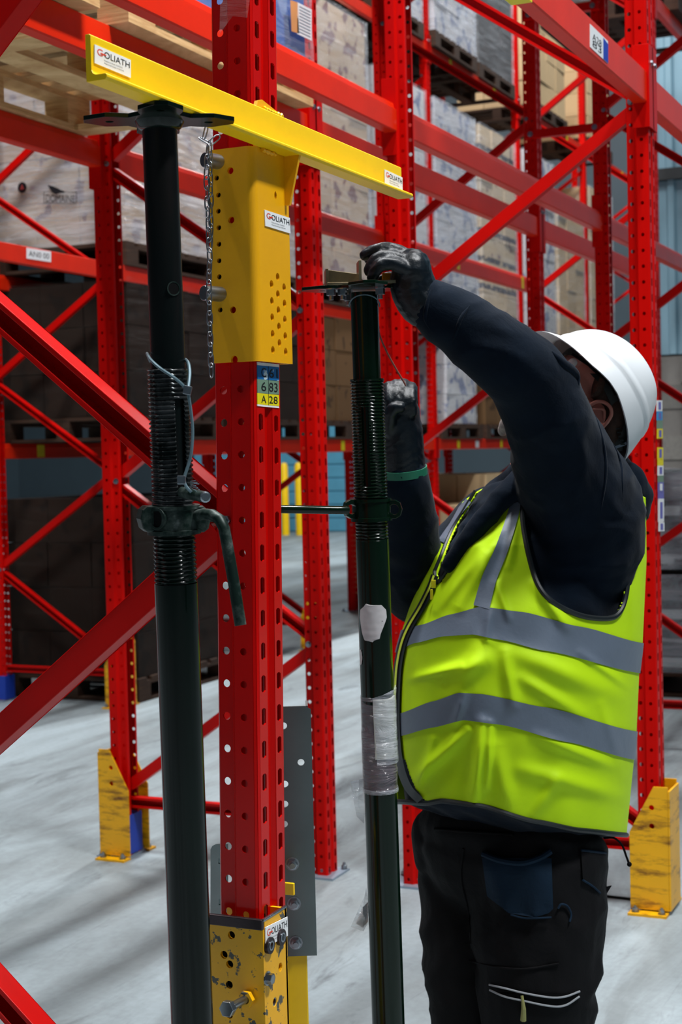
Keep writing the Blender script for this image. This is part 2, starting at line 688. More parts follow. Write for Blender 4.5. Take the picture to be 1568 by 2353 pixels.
def make_frame(width, nodes_r, nodes_l, name='upright_frame', skip_right_post=False, top=6.0):
    """frame in the xz plane: right post slots face +x, left post slots face -x; x = +-width/2 are the hole rows"""
    root = thing(name, 'frame', 'rack frame')
    h = width / 2
    for s in (1, -1):
        if s == 1 and skip_right_post:
            continue
        o = link('upright', up_me, None, root)
        o.matrix_basis = Matrix.Translation((s * (h - HR), 0, 0)) @ Matrix.Rotation(0 if s == 1 else PI, 4, 'Z')
        fp = MB().box(s * h - 0.075, s * h + 0.055, -0.075, 0.075, 0, 0.008).build('foot_plate', M['tag_bluegrey'], root)
        for sx, sy in ((-0.06, -0.06), (0.04, 0.06), (-0.06, 0.06)):
            MB().hexbolt((s * h + sx, sy, 0.008), (0, 0, 1), 0.010, 0.014, 0.010).build('anchor_bolt', M['steel'], fp)
    seq = sorted([(z, 1) for z in nodes_r] + [(z, -1) for z in nodes_l])
    e = h - 0.040
    bolts = {1: MB(), -1: MB()}
    for (z0, s0), (z1, s1) in zip(seq, seq[1:]):
        if s0 == s1:
            continue
        a = Vector((s0 * e, 0, z0 + 0.028))
        c_ = Vector((s1 * e, 0, z1 - 0.028))
        rising = (z1 - z0) * (s1 - s0) > 0
        if rising:
            channel(a, c_, (0, 1, 0), open_to=1).build('brace', M['red_brace'], root)
        else:
            channel(a, c_, (0, 1, 0), open_to=-1).build('brace', M['red_brace'], root)
    z0 = seq[0][0]
    channel((-e, 0, z0 - 0.035), (e, 0, z0 - 0.035), (0, 1, 0), open_to=-1).build('horizontal_brace', M['red_brace'], root)
    for z, s in seq:
        for sy in (-1, 1):
            MB().hexbolt((s * (h - 0.035), sy * 0.036, z), (0, sy, 0), 0.0085, 0.008, 0.004 if sy > 0 else 0).build('brace_bolt', M['steel'], root)
    return root


def beam_proto(length, name='pallet_beam', h=0.098, d=0.045, face=1):
    """beam along y centred on the origin; z = 0 is its top; outer face towards +x * face"""
    root = thing(name, 'beam', 'rack beam')
    f = face
    L = length / 2
    prof = [(0, -0.002), (0, -h + 0.004), (-0.004, -h), (-d + 0.004, -h), (-d, -h + 0.004), (-d, -0.024), (-d + 0.006, -0.022), (-d + 0.010, -0.004), (-d + 0.014, 0), (-0.003, 0)]
    prof = [(a * f, b) for a, b in prof]
    m = len(prof)
    vs = [(a, y, b) for y in (-L, L) for a, b in prof]
    fs = [(i, (i + 1) % m, m + (i + 1) % m, m + i) for i in range(m)] + [tuple(range(m)), tuple(range(m, 2 * m))]
    if f < 0:
        fs = [q[::-1] for q in fs]
    MB().add(vs, fs).build('beam_profile', M['orange_beam'], root)
    for s in (-1, 1):
        y = s * L
        b = MB()
        z0, z1 = -0.175, 0.085
        yo, yi, yt = y + s * 0.06, y - s * 0.0025, y + s * 0.0025
        lp = [(-d * f, yi), (-d * f, yt), (0.004 * f, yt), (0.004 * f, yo), (0.009 * f, yo), (0.009 * f, yi)]
        b.plate((0, 0, z0), (1, 0, 0), (0, 1, 0), (0, 0, z1 - z0), lp)
        c = b.build('end_connector', M['red'], root, bevel=0.0015)
        MB().hexbolt((0.009 * f, y + s * 0.03, 0.03), (f, 0, 0), 0.008, 0.006).build('locking_bolt', M['steel'], c)
    return root


ST = {1: 2.08, 2: 4.894, 3: 7.615, 4: 10.335, 5: 13.055}
U1R, U1F, U2R, U2F = -3.157, -2.305, -1.972, -1.119
NA = [0.24, 1.42, 2.60, 3.78, 4.96]
NB = [0.83, 2.01, 3.19, 4.37]
pR1 = make_frame(U1F - U1R, NB, NA)
pR2 = make_frame(U2F - U2R, NA, NB)
pR2.name = 'upright_frame'


def frame_at(proto, x, y, label, first=False):
    if first:
        proto.matrix_basis = T(x, y)
        proto['label'] = label
        return proto
    return dup(proto, T(x, y), label)


m1, m2 = (U1R + U1F) / 2, (U2R + U2F) / 2
f12 = dup(pR1, T(m1, ST[2]), 'red rack frame between the left prop and the far prop, behind the repaired post')
f13 = dup(pR1, T(m1, ST[3]), 'red rack frame behind the raised forearm, second in the left-hand row')
f14 = dup(pR1, T(m1, ST[4]), 'red rack frame far back near the wall, third in the left-hand row')
f22 = dup(pR2, T(m2, ST[2]), 'red rack frame right behind the man, with coloured location labels on its post')
f23 = dup(pR2, T(m2, ST[3]), 'red rack frame at the right edge in front of the wrapped pallets')
f24 = dup(pR2, T(m2, ST[4]), 'red rack frame far right, last before the block wall')
pR3 = make_frame(0.88, NA, NB)
V3 = [7.85 + 2.72 * k for k in range(-1, 6)]
U3F = -5.05
U3M = U3F - 0.44
l3 = ['red rack frame across the far aisle at the left edge, out of frame at its front', 'red rack frame across the far aisle, its yellow guard behind the left post',
      'red rack frame across the far aisle, seen between the two middle posts', 'red rack frame across the far aisle with labels, seen below the raised arm',
      'red rack frame across the far aisle, bright orange post beside the raised arm', 'red rack frame far along the aisle, second bright orange post above the helmet',
      'red rack frame at the very end of the far row, mostly hidden by the helmet']
f3 = []
for v, l in zip(V3, l3):
    if v < 7:
        continue
    f3.append(dup(pR3, T(U3M, v), l))
for p in (pR1, pR2, pR3):
    for c in kids(p):
        for g in kids(c):
            bpy.data.objects.remove(g)
        bpy.data.objects.remove(c)
    bpy.data.objects.remove(p)

# ----- beams
LB = 2.72 - 0.098
bF = beam_proto(LB, face=1)
bR = beam_proto(LB, face=-1)


def beam(u, v0, v1, z, face, label, marks=(), left_out=()):
    src = bF if face > 0 else bR
    x = u + (-HR if face > 0 else HR)
    o = dup(src, T(x, (v0 + v1) / 2, z), label)
    for v, col in marks:
        MB().box(x - (0.047 if face < 0 else -0.001), x - (0.045 if face < 0 else -0.0022) + 0.0, v - 0.03, v + 0.03, z - 0.085, z - 0.012).build('level_mark', M['lbl_yellow'], o)
    return o


Z1 = 2.685
b_c1 = beam(U2F, 2.16, ST[2], Z1, 1, 'red pallet beam at top right with white and blue label, ending at the labelled post')
b_c2 = beam(U2F, ST[2], ST[3], Z1, 1, 'red pallet beam running off the right edge from the labelled post')
b_a1 = beam(U2R, 2.16, ST[2], Z1, -1, 'bright red pallet beam passing just above the yellow lifting beam')
b_a0 = beam(U2R, -0.56, 2.16, Z1, -1, 'bright red pallet beam at the top edge, left of the repaired post')
b_a2 = beam(U2R, ST[2], ST[3], Z1, -1, 'red pallet beam crossing behind the bright diagonal brace, upper of the two')
b_a3 = beam(U2R, ST[3], ST[4], Z1, -1, 'dark red pallet beam at the right edge behind the labelled post')
b_11 = beam(U1F, 2.16, ST[2], Z1, 1, 'red pallet beam at the top left, bright half and dark half, under wooden pallet')
b_12 = beam(U1F, ST[2], ST[3], Z1, 1, 'dark red pallet beam crossing behind the diagonal brace, lower of the two')
b_13 = beam(U1F, ST[3], ST[4], Z1, 1, 'dark red pallet beam right of centre, just above the helmet')
b_r1 = beam(U1R, 2.16, ST[2], Z1, -1, 'dark maroon pallet beam at the left edge below the wooden pallet')
b_r2 = beam(U1R, ST[2], ST[3], Z1, -1, 'dark red pallet beam behind the perforated middle post, level with the glove')
b_r3 = beam(U1R, ST[3], ST[4], Z1, -1, 'dark red pallet beam with yellow level marks, below the diagonal brace')
for v, b in ((8.72, b_r3), (10.0, b_r3)):
    MB().box(U1R + HR + 0.0455, U1R + HR + 0.0465, v - 0.025, v + 0.025, Z1 - 0.09, Z1 - 0.01).build('level_mark', M['lbl_yellow'], b)
# the far row, three levels
lv3 = {1.62: 'lowest', 2.685: 'middle', 5.25: 'top'}
for k in range(6):
    v0, v1 = V3[k], V3[k + 1]
    for z, lab in ((1.62, 'low'), (Z1, 'middle'), (5.25, 'high')):
        if z == 1.62 and (k >= 4 or k == 0):
            continue
        if z == 5.25 and k < 1:
            continue
        where = ('at the left edge of the picture', 'between the left post and the repaired post', 'right of the perforated middle post', 'below the raised arm and behind the brace', 'near the helmet', 'at the very end of the row')[k]
        bf = beam(U3F, v0, v1, z, 1, 'red front beam of the far rack row, %s level, %s' % (lab, where))
        if z != 5.25 and k > 0:
            br = beam(U3F - 0.88, v0, v1, z, -1, 'dark red rear beam of the far rack row, %s level, %s' % (lab, where))
        if k == 1 and z == 1.62:
            for vv in (8.30, 9.25):
                MB().box(U3F - 0.88 + HR + 0.0455, U3F - 0.88 + HR + 0.047, vv - 0.04, vv + 0.04, z - 0.09, z - 0.01).build('level_mark', M['lbl_yellow'], br)
        if z != Z1 or k == 3:
            for q in (0.22, 0.7):
                vv = v0 + (v1 - v0) * q
                MB().box(U3F - HR + 0.0005, U3F - HR + 0.002, vv - 0.035, vv + 0.035, z - 0.09, z - 0.01).build('level_mark', M['lbl_yellow'], bf)
        if k == 0 and z == Z1:
            lab_beam = bf
        if k == 3 and z == 1.62:
            MB().box(U3F - HR + 0.0005, U3F - HR + 0.002, v0 + 0.42 * 2.72 - 0.05, v0 + 0.42 * 2.72 + 0.05, z - 0.085, z - 0.015).build('paper_label', M['white_label'], bf)
for (uu, fc, lab) in ((U2F, 1, 'front of the near row'), (U2R, -1, 'back of the near row'), (U1F, 1, 'front of the second row'), (U1R, -1, 'back of the second row')):  # unseen upper beams, added to carry the loads that shade the posts behind
    beam(uu, ST[2], ST[3], 4.25, fc, 'unseen upper shelf red beam added with loads that shade the posts behind, ' + lab)
b_u4 = beam(U1F, ST[4], ST[5], 4.55, 1, 'dark red high pallet beam at the top right corner')
for p in (bF, bR):
    for c in kids(p):
        for g in kids(c):
            bpy.data.objects.remove(g)
        bpy.data.objects.remove(c)
    bpy.data.objects.remove(p)

# row spacers tying the two back to back rows
for v, z, lab in ((ST[3], 3.70, 'red row spacer bar tying two posts together beside the top right beam'), (ST[3], 3.10, 'red row spacer bar, lower, behind the bright diagonal brace')):
    r = thing('row_spacer', lab, 'rack spacer', (U1F, v, z))
    channel((U1F - 0.03, v - 0.068, z), (U2R + 0.03, v - 0.068, z), (0, 1, 0), open_to=1).build('spacer_bar', M['red_brace'], r)
    for x in (U1F, U2R):
        MB().hexbolt((x, v - 0.086, z), (0, -1, 0), 0.011, 0.01).build('spacer_bolt', M['steel'], r)

# labels on beams
u = U2F - HR + 0.0005
s, o, ex, ey, n_ = sticker(b_c1, onu(1356, 55, u), onu(1397, 95, u), onu(1356, 108, u), M['white_label'], 'location_label')
b = MB()
for t_, yy in (('A28', 0.42), ('83', 0.12)):
    write(b, t_, o + ex * 0.12 + ey * yy, ex * 0.5, ey * 0.3, n_)
b.build('black_print', M['ink'], s)
MB().plate(o + n_, ex, ey, n_ * 0.2, [(0.72, 0), (1, 0), (1, 0.86), (0.72, 0.95)]).build('blue_band', M['tag_blue'], s)
u = U2F - HR + 0.0065
p = onu(1206, 0, u)
MB().box(u - 0.05, u + 0.002, p.y - 0.055, p.y + 0.055, Z1 - 0.107, Z1 - 0.02).build('yellow_tape', M['lbl_yellow'], b_c1)
u = U3F - HR + 0.0005
s, o, ex, ey, n_ = sticker(lab_beam, onu(61, 569, u), onu(117, 578, u), onu(61, 594, u), M['white_label'], 'location_label')
b = MB()
write(b, 'AN0 00', o + ex * 0.08 + ey * 0.25, ex * 0.84, ey * 0.5, n_)
b.build('black_print', M['ink'], s)

# location label strip on the post behind the man
u = U2F - HR + 0.001
cols = [(920, 945, 'white_label'), (945, 966, 'lbl_sky'), (966, 985, 'lbl_green'), (985, 1008, 'lbl_yellow'), (1028, 1056, 'lbl_yellow'), (1056, 1070, 'lbl_yellow'),
        (1070, 1093, 'white_label'), (1093, 1108, 'lbl_green'), (1108, 1131, 'lbl_violet'), (1131, 1146, 'lbl_violet'), (1146, 1200, 'white_label'), (1200, 1221, 'white_label')]
for y0, y1, mt in cols:
    xs = 1503.5 + (y0 - 920) * 0.017
    s, o, ex, ey, n_ = sticker(f22, onu(xs + 5.5, y0, u), onu(xs + 18.5, y0, u), onu(xs + 5.5, y1, u), M[mt], 'location_label')
    if y1 - y0 > 20:
        b = MB().plate(o + n_, ex, ey, n_ * 0.1, [(0.3, 0.15), (0.75, 0.15), (0.75, 0.85), (0.3, 0.85)])
        b.build('bar_code', M['lbl_violet'] if mt != 'lbl_violet' else M['white_label'], s)

# ----- post guards
def guard(x, y, face, label, flip=1):
    """bent yellow guard round the foot of a post; face = +1 guards a post facing +x"""
    g = thing('post_guard', label, 'post guard', (x, y, 0), 'post guards')
    h = 0.40
    # three wrapped faces: near side, front, far side
    def P(lx, ly, z):
        return Vector((x + lx * face, y + ly, z))
    for s in (-1, 1):
        o = P(0.055, s * 0.066, 0.012)
        out = [(-0.125, 0), (0, 0), (0, h), (-0.045, h), (-0.125, h * 0.62)]
        out = [(a * face, b) for a, b in out]
        hs = [circ(-0.052 * face, h * q, 0.009, 10) for q in (0.83, 0.68)]
        MB().plate(o, (1, 0, 0), (0, 0, 1), (0, s * 0.006, 0), out, hs).build('side_plate', M['guard_yellow'], g)
        b = MB().box(min(x - 0.07 * face, x + 0.055 * face), max(x - 0.07 * face, x + 0.055 * face), y + s * 0.066, y + s * 0.066 + s * 0.05, 0, 0.008) if s > 0 else \
            MB().box(min(x - 0.07 * face, x + 0.055 * face), max(x - 0.07 * face, x + 0.055 * face), y + s * 0.116, y + s * 0.066, 0, 0.008)
        ft = b.build('foot_flange', M['guard_yellow'], g)
        for q in (-0.05, 0.035):
            MB().hexbolt((x + q * face, y + s * 0.092, 0.008), (0, 0, 1), 0.010, 0.014, 0.006).build('anchor_bolt', M['steel'], ft)
    MB().box(min(x + 0.055 * face, x + 0.062 * face), max(x + 0.055 * face, x + 0.062 * face), y - 0.072, y + 0.072, 0.012, h).build('front_plate', M['guard_yellow'], g, bevel=0.002)
    return g


guard(U2F, ST[2], 1, 'yellow scuffed post guard bolted at the foot of the right-hand post behind the man')
guard(U1R, ST[2], -1, 'yellow scuffed post guard at the foot of the left post, beside the thick prop')
guard(U3F, V3[1], 1, 'yellow scuffed post guard across the far aisle, small, left of the left post')
guard(U3F, V3[2], 1, 'yellow post guard across the far aisle, just left of the perforated middle post')
# blue tape round the foot of two posts
MB().box(U1R - 0.02, U1R + 0.052, ST[2] - 0.048, ST[2] + 0.048, 0.012, 0.16).build('blue_tape', M['tag_blue'], f12)
MB().box(U3F - 0.9, U3F - 0.825, V3[1] - 0.048, V3[1] + 0.048, 0.012, 0.16).build('blue_tape', M['tag_blue'], f3[0])

# ------------------------------------------------------------------ pallets and wrapped loads
def wood(name, rgb, dark):
    k = NT(name)
    v = k.coord((3, 3, 3))
    oi = k.n('ShaderNodeObjectInfo')
    vs = k.coord((2.0, 2.0, 30.0), rot=(0.3, 0.2, 0.1))
    a = k.ramp(k.noise(vs, 2.0, 6, 0.65, 1.5), [(0.3, lin(dark)), (0.7, lin(rgb))])
    b = k.mix(k.ramp(k.noise(v, 2.5, 4), [(0.55, BLACK), (0.8, (0.6, 0.6, 0.6, 1))]), a, lin(dark))
    b = k.mix(oi.outputs['Random'], b, k.mix(0.25, b, lin(dark)))
    k.set(color=b, rough=0.8, spec=0.25)
    k.bump(k.noise(vs, 4.0), 0.2, 0.004)
    return k.m


M['wood'] = wood('pallet_wood', (236, 202, 148), (178, 134, 84))
M['wood_dark'] = wood('old_pallet_wood', (74, 52, 38), (44, 31, 24))


def carton_mat(name, base, mark, band=None, amount=0.6, scale=7.0):
    k = NT(name)
    oi = k.n('ShaderNodeObjectInfo')
    tc = k.n('ShaderNodeTexCoord')
    mp = k.n('ShaderNodeMapping')
    k.l(tc.outputs['Object'], mp.inputs[0])
    k.l(oi.outputs['Location'], mp.inputs['Location'])
    c = k.mix(oi.outputs['Random'], lin(base), tuple(x * 0.82 for x in lin(base)[:3]) + (1,))
    f = k.ramp(k.noise(mp.outputs[0], scale, 2, 0.5, 0.4), [(amount, BLACK), (amount + 0.03, (0.85, 0.85, 0.85, 1))])
    c = k.mix(f, c, lin(mark))
    if band:
        sep = k.n('ShaderNodeSeparateXYZ')
        k.l(tc.outputs['Generated'], sep.inputs[0])
        g = k.ramp(sep.outputs[2], [(0.10, BLACK), (0.11, WHITE), (0.30, WHITE), (0.31, BLACK)])
        h = k.ramp(k.noise(mp.outputs[0], 14, 2), [(0.40, BLACK), (0.43, WHITE)])
        c = k.mix(k.mix(1.0, g, h, 'MULTIPLY'), c, lin(band))
    k.set(color=c, rough=0.8, spec=0.12)
    return k.m


CT = {
    'tan': carton_mat('tan_carton', (196, 170, 138), (110, 72, 72), None, 0.60),
    'stripe': carton_mat('striped_carton', (206, 184, 154), (120, 84, 80), (62, 56, 66), 0.62),
    'white': carton_mat('pale_printed_carton', (206, 204, 206), (100, 112, 150), None, 0.56),
    'maroon': carton_mat('maroon_marked_carton', (190, 166, 140), (104, 52, 56), None, 0.57),
    'plain': carton_mat('plain_carton', (200, 172, 132), (180, 150, 112), None, 0.7),
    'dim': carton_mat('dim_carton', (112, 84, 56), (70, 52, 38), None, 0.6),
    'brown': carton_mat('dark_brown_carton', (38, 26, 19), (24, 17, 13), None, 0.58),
    'blue': carton_mat('blue_film_block', (28, 92, 178), (120, 150, 200), None, 0.64, 3.0),
    'cans': carton_mat('tray_of_cans', (70, 92, 92), (28, 34, 38), (200, 215, 215), 0.5, 16.0),
}


def film(name, alpha, tint, rough=0.16, bump=0.55):
    k = NT(name)
    v = k.coord((1.2, 1.2, 9.0), rot=(0.12, 0.1, 0))
    f = k.noise(v, 1.6, 5, 0.6, 1.0)
    k.set(color=lin(tint), rough=rough, spec=0.9, alpha=k.ramp(f, [(0.3, (alpha * .5,) * 3), (0.75, (min(1, alpha * 1.9),) * 3)]))
    k.bump(k.noise(v, 2.4, 6, 0.65, 0.8), bump, 0.05)
    return k.m


M['film'] = film('stretch_film', 0.17, (225, 232, 240))
M['film_heavy'] = film('milky_stretch_film', 0.34, (214, 220, 230))
M['film_thin'] = film('thin_stretch_film', 0.05, (92, 84, 78), 0.28, 0.6)


def pallet_parts(root, L=1.17, W=1.0, mat='wood'):
    m = M[mat]
    for x in (-W / 2 + 0.05, 0, W / 2 - 0.05):
        MB().box(x - 0.05, x + 0.05, -L / 2, L / 2, 0, 0.02).build('base_board', m, root)
        MB().box(x - 0.05, x + 0.05, -L / 2, L / 2, 0.105, 0.125).build('stringer_board', m, root)
        for y in (-L / 2 + 0.07, 0, L / 2 - 0.07):
            MB().box(x - 0.05, x + 0.05, y - 0.07, y + 0.07, 0.02, 0.105).build('block', m, root)
    for y in (-L / 2 + 0.05, L / 2 - 0.05):
        for x0, x1 in ((-W / 2 + 0.1, -0.05), (0.05, W / 2 - 0.1)):
            MB().box(x0, x1, y - 0.05, y + 0.05, 0.0, 0.02).build('end_board', m, root)
    n = 8
    for i in range(n):
        y = -L / 2 + 0.05 + (L - 0.1) * i / (n - 1)
        MB().box(-W / 2, W / 2, y - 0.05, y + 0.05, 0.125, 0.147).build('deck_board', m, root)


PAL = {}
for mt in ('wood', 'wood_dark'):
    PAL[mt] = thing('pallet', 'wooden pallet', 'pallet')
    pallet_parts(PAL[mt], mat=mt)


def pallet(u, v, z, label, mat='wood'):
    return dup(PAL[mat], T(u, v, z), label)


CME = {}


def load(u, v, z, dx, dy, nx, ny, nz, hz, kind, label, wrap='film', cat='wrapped load', jit=0.006):
    """stack of cartons on a pallet, wrapped in film; (u, v) is its centre, z its underside"""
    root = thing('wrapped_load', label, cat, (u, v, z))
    key = (kind, dx, dy, nx, ny, hz)
    sx, sy = dx / nx, dy / ny
    if key not in CME:
        mb = MB().box(-sx / 2 + .003, sx / 2 - .003, -sy / 2 + .003, sy / 2 - .003, 0.002, hz - 0.003)
        me = mb.mesh('carton')
        me.materials.append(CT[kind])
        CME[key] = me
    for k in range(nz):
        for i in range(nx):
            for j in range(ny):
                if 0 < j < ny - 1 and i < nx - 1 and k < nz - 1:
                    continue
                if i == 0 and k < nz - 1 and j > 0:
                    continue
                o = link('carton', CME[key], None, root)
                o.matrix_parent_inverse = Matrix.Identity(4)
                o.location = (-dx / 2 + sx * (i + .5) + random.uniform(-jit, jit), -dy / 2 + sy * (j + .5) + random.uniform(-jit, jit), k * hz)
                o.rotation_euler = (0, 0, random.uniform(-.012, .012))
    if wrap:
        mb = MB()
        X, Y, Zt = dx / 2 + 0.012, dy / 2 + 0.012, nz * hz + 0.01
        n, m = 26, 22
        per = [(X, -Y + 2 * Y * t / n) for t in range(n)] + [(X - 2 * X * t / n, Y) for t in range(n)] + [(-X, Y - 2 * Y * t / n) for t in range(n)] + [(-X + 2 * X * t / n, -Y) for t in range(n)]
        p = len(per)
        vs = []
        for r in range(m + 1):
            zz = Zt * r / m
            for q, (x, y) in enumerate(per):
                d = 0.010 * noise.noise(Vector((x * 2.5 + u, y * 2.5 + v, zz * 9))) + 0.004
                l = math.hypot(x, y)
                vs.append((u + x + x / l * d, v + y + y / l * d, z + zz))
        fs = [(r * p + q, r * p + (q + 1) % p, (r + 1) * p + (q + 1) % p, (r + 1) * p + q) for r in range(m) for q in range(p)]
        mb.add(vs, fs)
        mb.build('stretch_wrap', M[wrap], root, smooth=True, auto=60)
    return root


def palload(u, v, z, h, kind, label, plabel, wrap='film', nx=3, ny=3, hz=0.28, mat='wood_dark', dx=0.96, dy=1.12):
    pallet(u, v, z, plabel, mat)
    return load(u, v, z + 0.147, dx, dy, nx, ny, max(1, int(round(h / hz))), hz, kind, label, wrap)


U3 = U3F - 0.46
Zs = Z1 + 0.001
# first stocked bay of the far row, seen through its end frame
ldA = palload(U3, V3[1] + 0.72, Zs, 1.95, 'tan', 'shiny wrapped load of tan boxes with a dark fin logo, left of the left post', 'wooden pallet under the load with the fin logo', 'film_heavy')
palload(U3, V3[1] + 2.02, Zs, 1.95, 'maroon', 'wrapped load of boxes behind the yellow sleeve, middle shelf', 'wooden pallet behind the yellow sleeve', 'film_heavy')
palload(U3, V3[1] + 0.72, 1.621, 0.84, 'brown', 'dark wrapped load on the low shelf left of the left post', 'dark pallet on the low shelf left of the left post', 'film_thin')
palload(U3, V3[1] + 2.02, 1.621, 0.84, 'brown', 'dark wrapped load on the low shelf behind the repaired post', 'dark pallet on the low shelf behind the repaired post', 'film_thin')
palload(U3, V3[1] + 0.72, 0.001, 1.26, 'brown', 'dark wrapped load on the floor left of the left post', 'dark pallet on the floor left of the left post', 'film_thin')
# third bay
palload(U3, V3[2] + 0.70, Zs, 2.24, 'maroon', 'tall wrapped load with maroon marks right of the perforated middle post', 'wooden pallet right of the perforated middle post', 'film')
palload(U3, V3[2] + 2.04, Zs, 2.0, 'white', 'pale wrapped load hidden mostly behind the two posts right of centre', 'wooden pallet behind the two posts right of centre', 'film')
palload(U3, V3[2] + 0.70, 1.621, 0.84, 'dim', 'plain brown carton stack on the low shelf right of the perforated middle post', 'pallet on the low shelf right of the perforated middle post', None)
# fourth bay
palload(U3, V3[3] + 0.68, Zs, 1.96, 'white', 'wrapped load of white and blue printed boxes behind the diagonal brace', 'wooden pallet under the white and blue printed boxes', 'film_heavy')
palload(U3, V3[3] + 1.98, Zs, 1.96, 'stripe', 'load of tan boxes with dark printed bands behind the diagonal brace', 'wooden pallet under the tan boxes with dark bands', 'film')
palload(U3, V3[3] + 0.70, 1.621, 0.84, 'white', 'pale boxes on the low shelf seen below the raised arm', 'pallet on the low shelf seen below the raised arm', 'film', dy=0.8)
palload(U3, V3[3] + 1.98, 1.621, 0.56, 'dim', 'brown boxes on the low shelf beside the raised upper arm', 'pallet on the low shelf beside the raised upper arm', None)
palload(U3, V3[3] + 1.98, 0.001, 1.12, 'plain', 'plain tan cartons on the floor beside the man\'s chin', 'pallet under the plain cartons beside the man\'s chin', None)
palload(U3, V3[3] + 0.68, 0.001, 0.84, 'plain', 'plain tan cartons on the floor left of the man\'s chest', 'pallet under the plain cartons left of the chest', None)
# fifth bay
palload(U3, V3[4] + 0.72, Zs, 1.96, 'white', 'pale wrapped load between two dark posts right of centre', 'wooden pallet between two dark posts right of centre', 'film')
palload(U3, V3[4] + 2.0, Zs, 1.68, 'plain', 'tan carton load near the top right, behind the posts', 'wooden pallet under the tan carton load near the top right', 'film')
# top level of the far row
palload(U3, V3[2] + 2.0, 5.251, 1.1, 'white', 'shiny wrapped load on the top shelf left of the tall posts', 'pallet on the top shelf left of the tall posts', 'film_heavy')
palload(U3 + 0.03, V3[3] + 0.66, 5.251, 1.4, 'white', 'white wrapped load on the top shelf with orange beam below it', 'dark pallet overhanging the orange top beam', 'film_heavy', mat='wood_dark')
palload(U3, V3[3] + 1.98, 5.251, 1.12, 'brown', 'brown carton load on the top shelf right of the white wrapped load', 'pallet under the brown load on the top shelf', 'film')
palload(U3, V3[4] + 1.3, 5.251, 1.12, 'plain', 'tan carton load on the top shelf at the far end', 'pallet under the tan load on the top shelf', None)
palload(U3, V3[5] + 0.72, Zs, 1.96, 'plain', 'tan carton load at the very end of the far row', 'pallet at the very end of the far row', 'film')
palload(U3, V3[5] + 0.72, 5.251, 1.12, 'plain', 'tan carton load on the top shelf at the very end', 'pallet on the top shelf at the very end', None)
# first row, level above the yellow beam
pallet(-2.72, 4.17, Zs, 'pale wooden pallet seen from below at the left, on the dark beam')
blu = load(-2.72, 4.17, Zs + 0.147, 0.98, 1.14, 2, 2, 4, 0.28, 'blue', 'blue film wrapped load with white printed sheet at the top, by the repaired post', 'film')
pallet(-2.72, 2.86, Zs, 'wooden pallet seen from below at the top left corner')
load(-2.72, 2.86, Zs + 0.147, 0.98, 1.14, 3, 3, 3, 0.28, 'brown', 'unseen brown wrapped load on the top left corner pallet, added to cast shade', 'film')  # out of view, added for the shade it casts
pallet(-2.72, 11.4, 4.551, 'dark pallet high in the top right corner', 'wood_dark')
load(-2.72, 11.4, 4.70, 0.96, 1.12, 3, 3, 3, 0.28, 'brown', 'dark wrapped load high in the top right corner', 'film')
for (uu, lab) in ((-2.72, 'second row'), (-1.54, 'near row')):  # unseen overhead loads added to keep lamp light off the frames behind
    for vv, w in ((5.60, 'nearer'), (6.90, 'farther')):
        palload(uu, vv, 4.251, 1.4, 'tan', 'unseen tan load added to shade the posts behind, upper shelf of the %s, the %s of two' % (lab, w), 'unseen pallet added under the shading load, upper shelf of the %s, the %s of two' % (lab, w), None, dx=0.8)
# trays of cans beyond the right hand frame
for k, (zz, nz, lab) in enumerate(((0.147, 2, 'lower wrapped block of can trays at the right edge on the floor'), (0.147 + 0.62, 2, 'upper wrapped block of can trays at the right edge'))):
    load(-1.73, 9.66, zz, 1.0, 1.14, 3, 3, nz, 0.29, 'cans', lab, 'film_heavy')
pallet(-1.73, 9.66, 0.0, 'pallet under the can trays at the right edge', 'wood_dark')
for mt in PAL:
    for c in kids(PAL[mt]):
        bpy.data.objects.remove(c)
    bpy.data.objects.remove(PAL[mt])

# printed sheet on the blue load
s, o, ex, ey, n_ = sticker(blu, onu(683, 5, -2.205), onu(716, 22, -2.205), onu(683, 78, -2.205), M['white_label'], 'printed_sheet')
b = MB()
for i in range(9):
    b.plate(o + n_, ex, ey, n_ * 0.1, [(0.12, 0.08 + i * 0.1), (0.9, 0.08 + i * 0.1), (0.9, 0.11 + i * 0.1), (0.12, 0.11 + i * 0.1)])
b.build('printed_lines', M['tag_bluegrey'], s)
s2, o, ex, ey, n_ = sticker(blu, onu(667, 0, -2.205), onu(684, 6, -2.205), onu(670, 72, -2.205), plain('orange_print', (214, 150, 92), 0.5), 'printed_picture')
# dark fin logo and round mark on the near face of the wrapped load at the left
vfc = V3[1] + 0.72 - 0.56 - 0.030
P0 = onv(141, 452, vfc)
NV = Vector((0, -0.001, 0))


def lp(x, y):
    q = onv(x, y, vfc) - P0
    return q.x, q.z


MB().plate(P0, (1, 0, 0), (0, 0, 1), NV, [lp(109, 425), lp(122, 428), lp(146, 439), lp(150, 443), lp(136, 444), lp(128, 447), lp(120, 442)]).build('fin_logo', M['ink'], ldA)
for x0, y0, x1, y1 in ((101, 440, 176, 442), (101, 466, 176, 468), (101, 440, 101, 466), (176, 442, 176, 468)):
    MB().cyl(onv(x0, y0, vfc), onv(x1, y1, vfc), 0.002, 6).build('logo_frame', M['ink'], ldA)
lg = MB()
a = onv(106, 464, vfc)
write(lg, 'DOMAINE', a, onv(172, 466, vfc) - a, onv(106, 447, vfc) - a, NV)
lg.build('black_print', M['ink'], ldA)
q = onv(51, 431, vfc)
r = MB().plate(q, (1, 0, 0), (0, 0, 1), NV, circ(0, 0, 0.034, 20)).build('round_mark', M['ink'], ldA)
MB().plate(q + NV, (1, 0, 0), (0, 0, 1), NV, [(-0.016, -0.012), (0.016, -0.012), (0.0, 0.02)]).build('red_print', plain('mark_red', (150, 50, 48), 0.6), r)

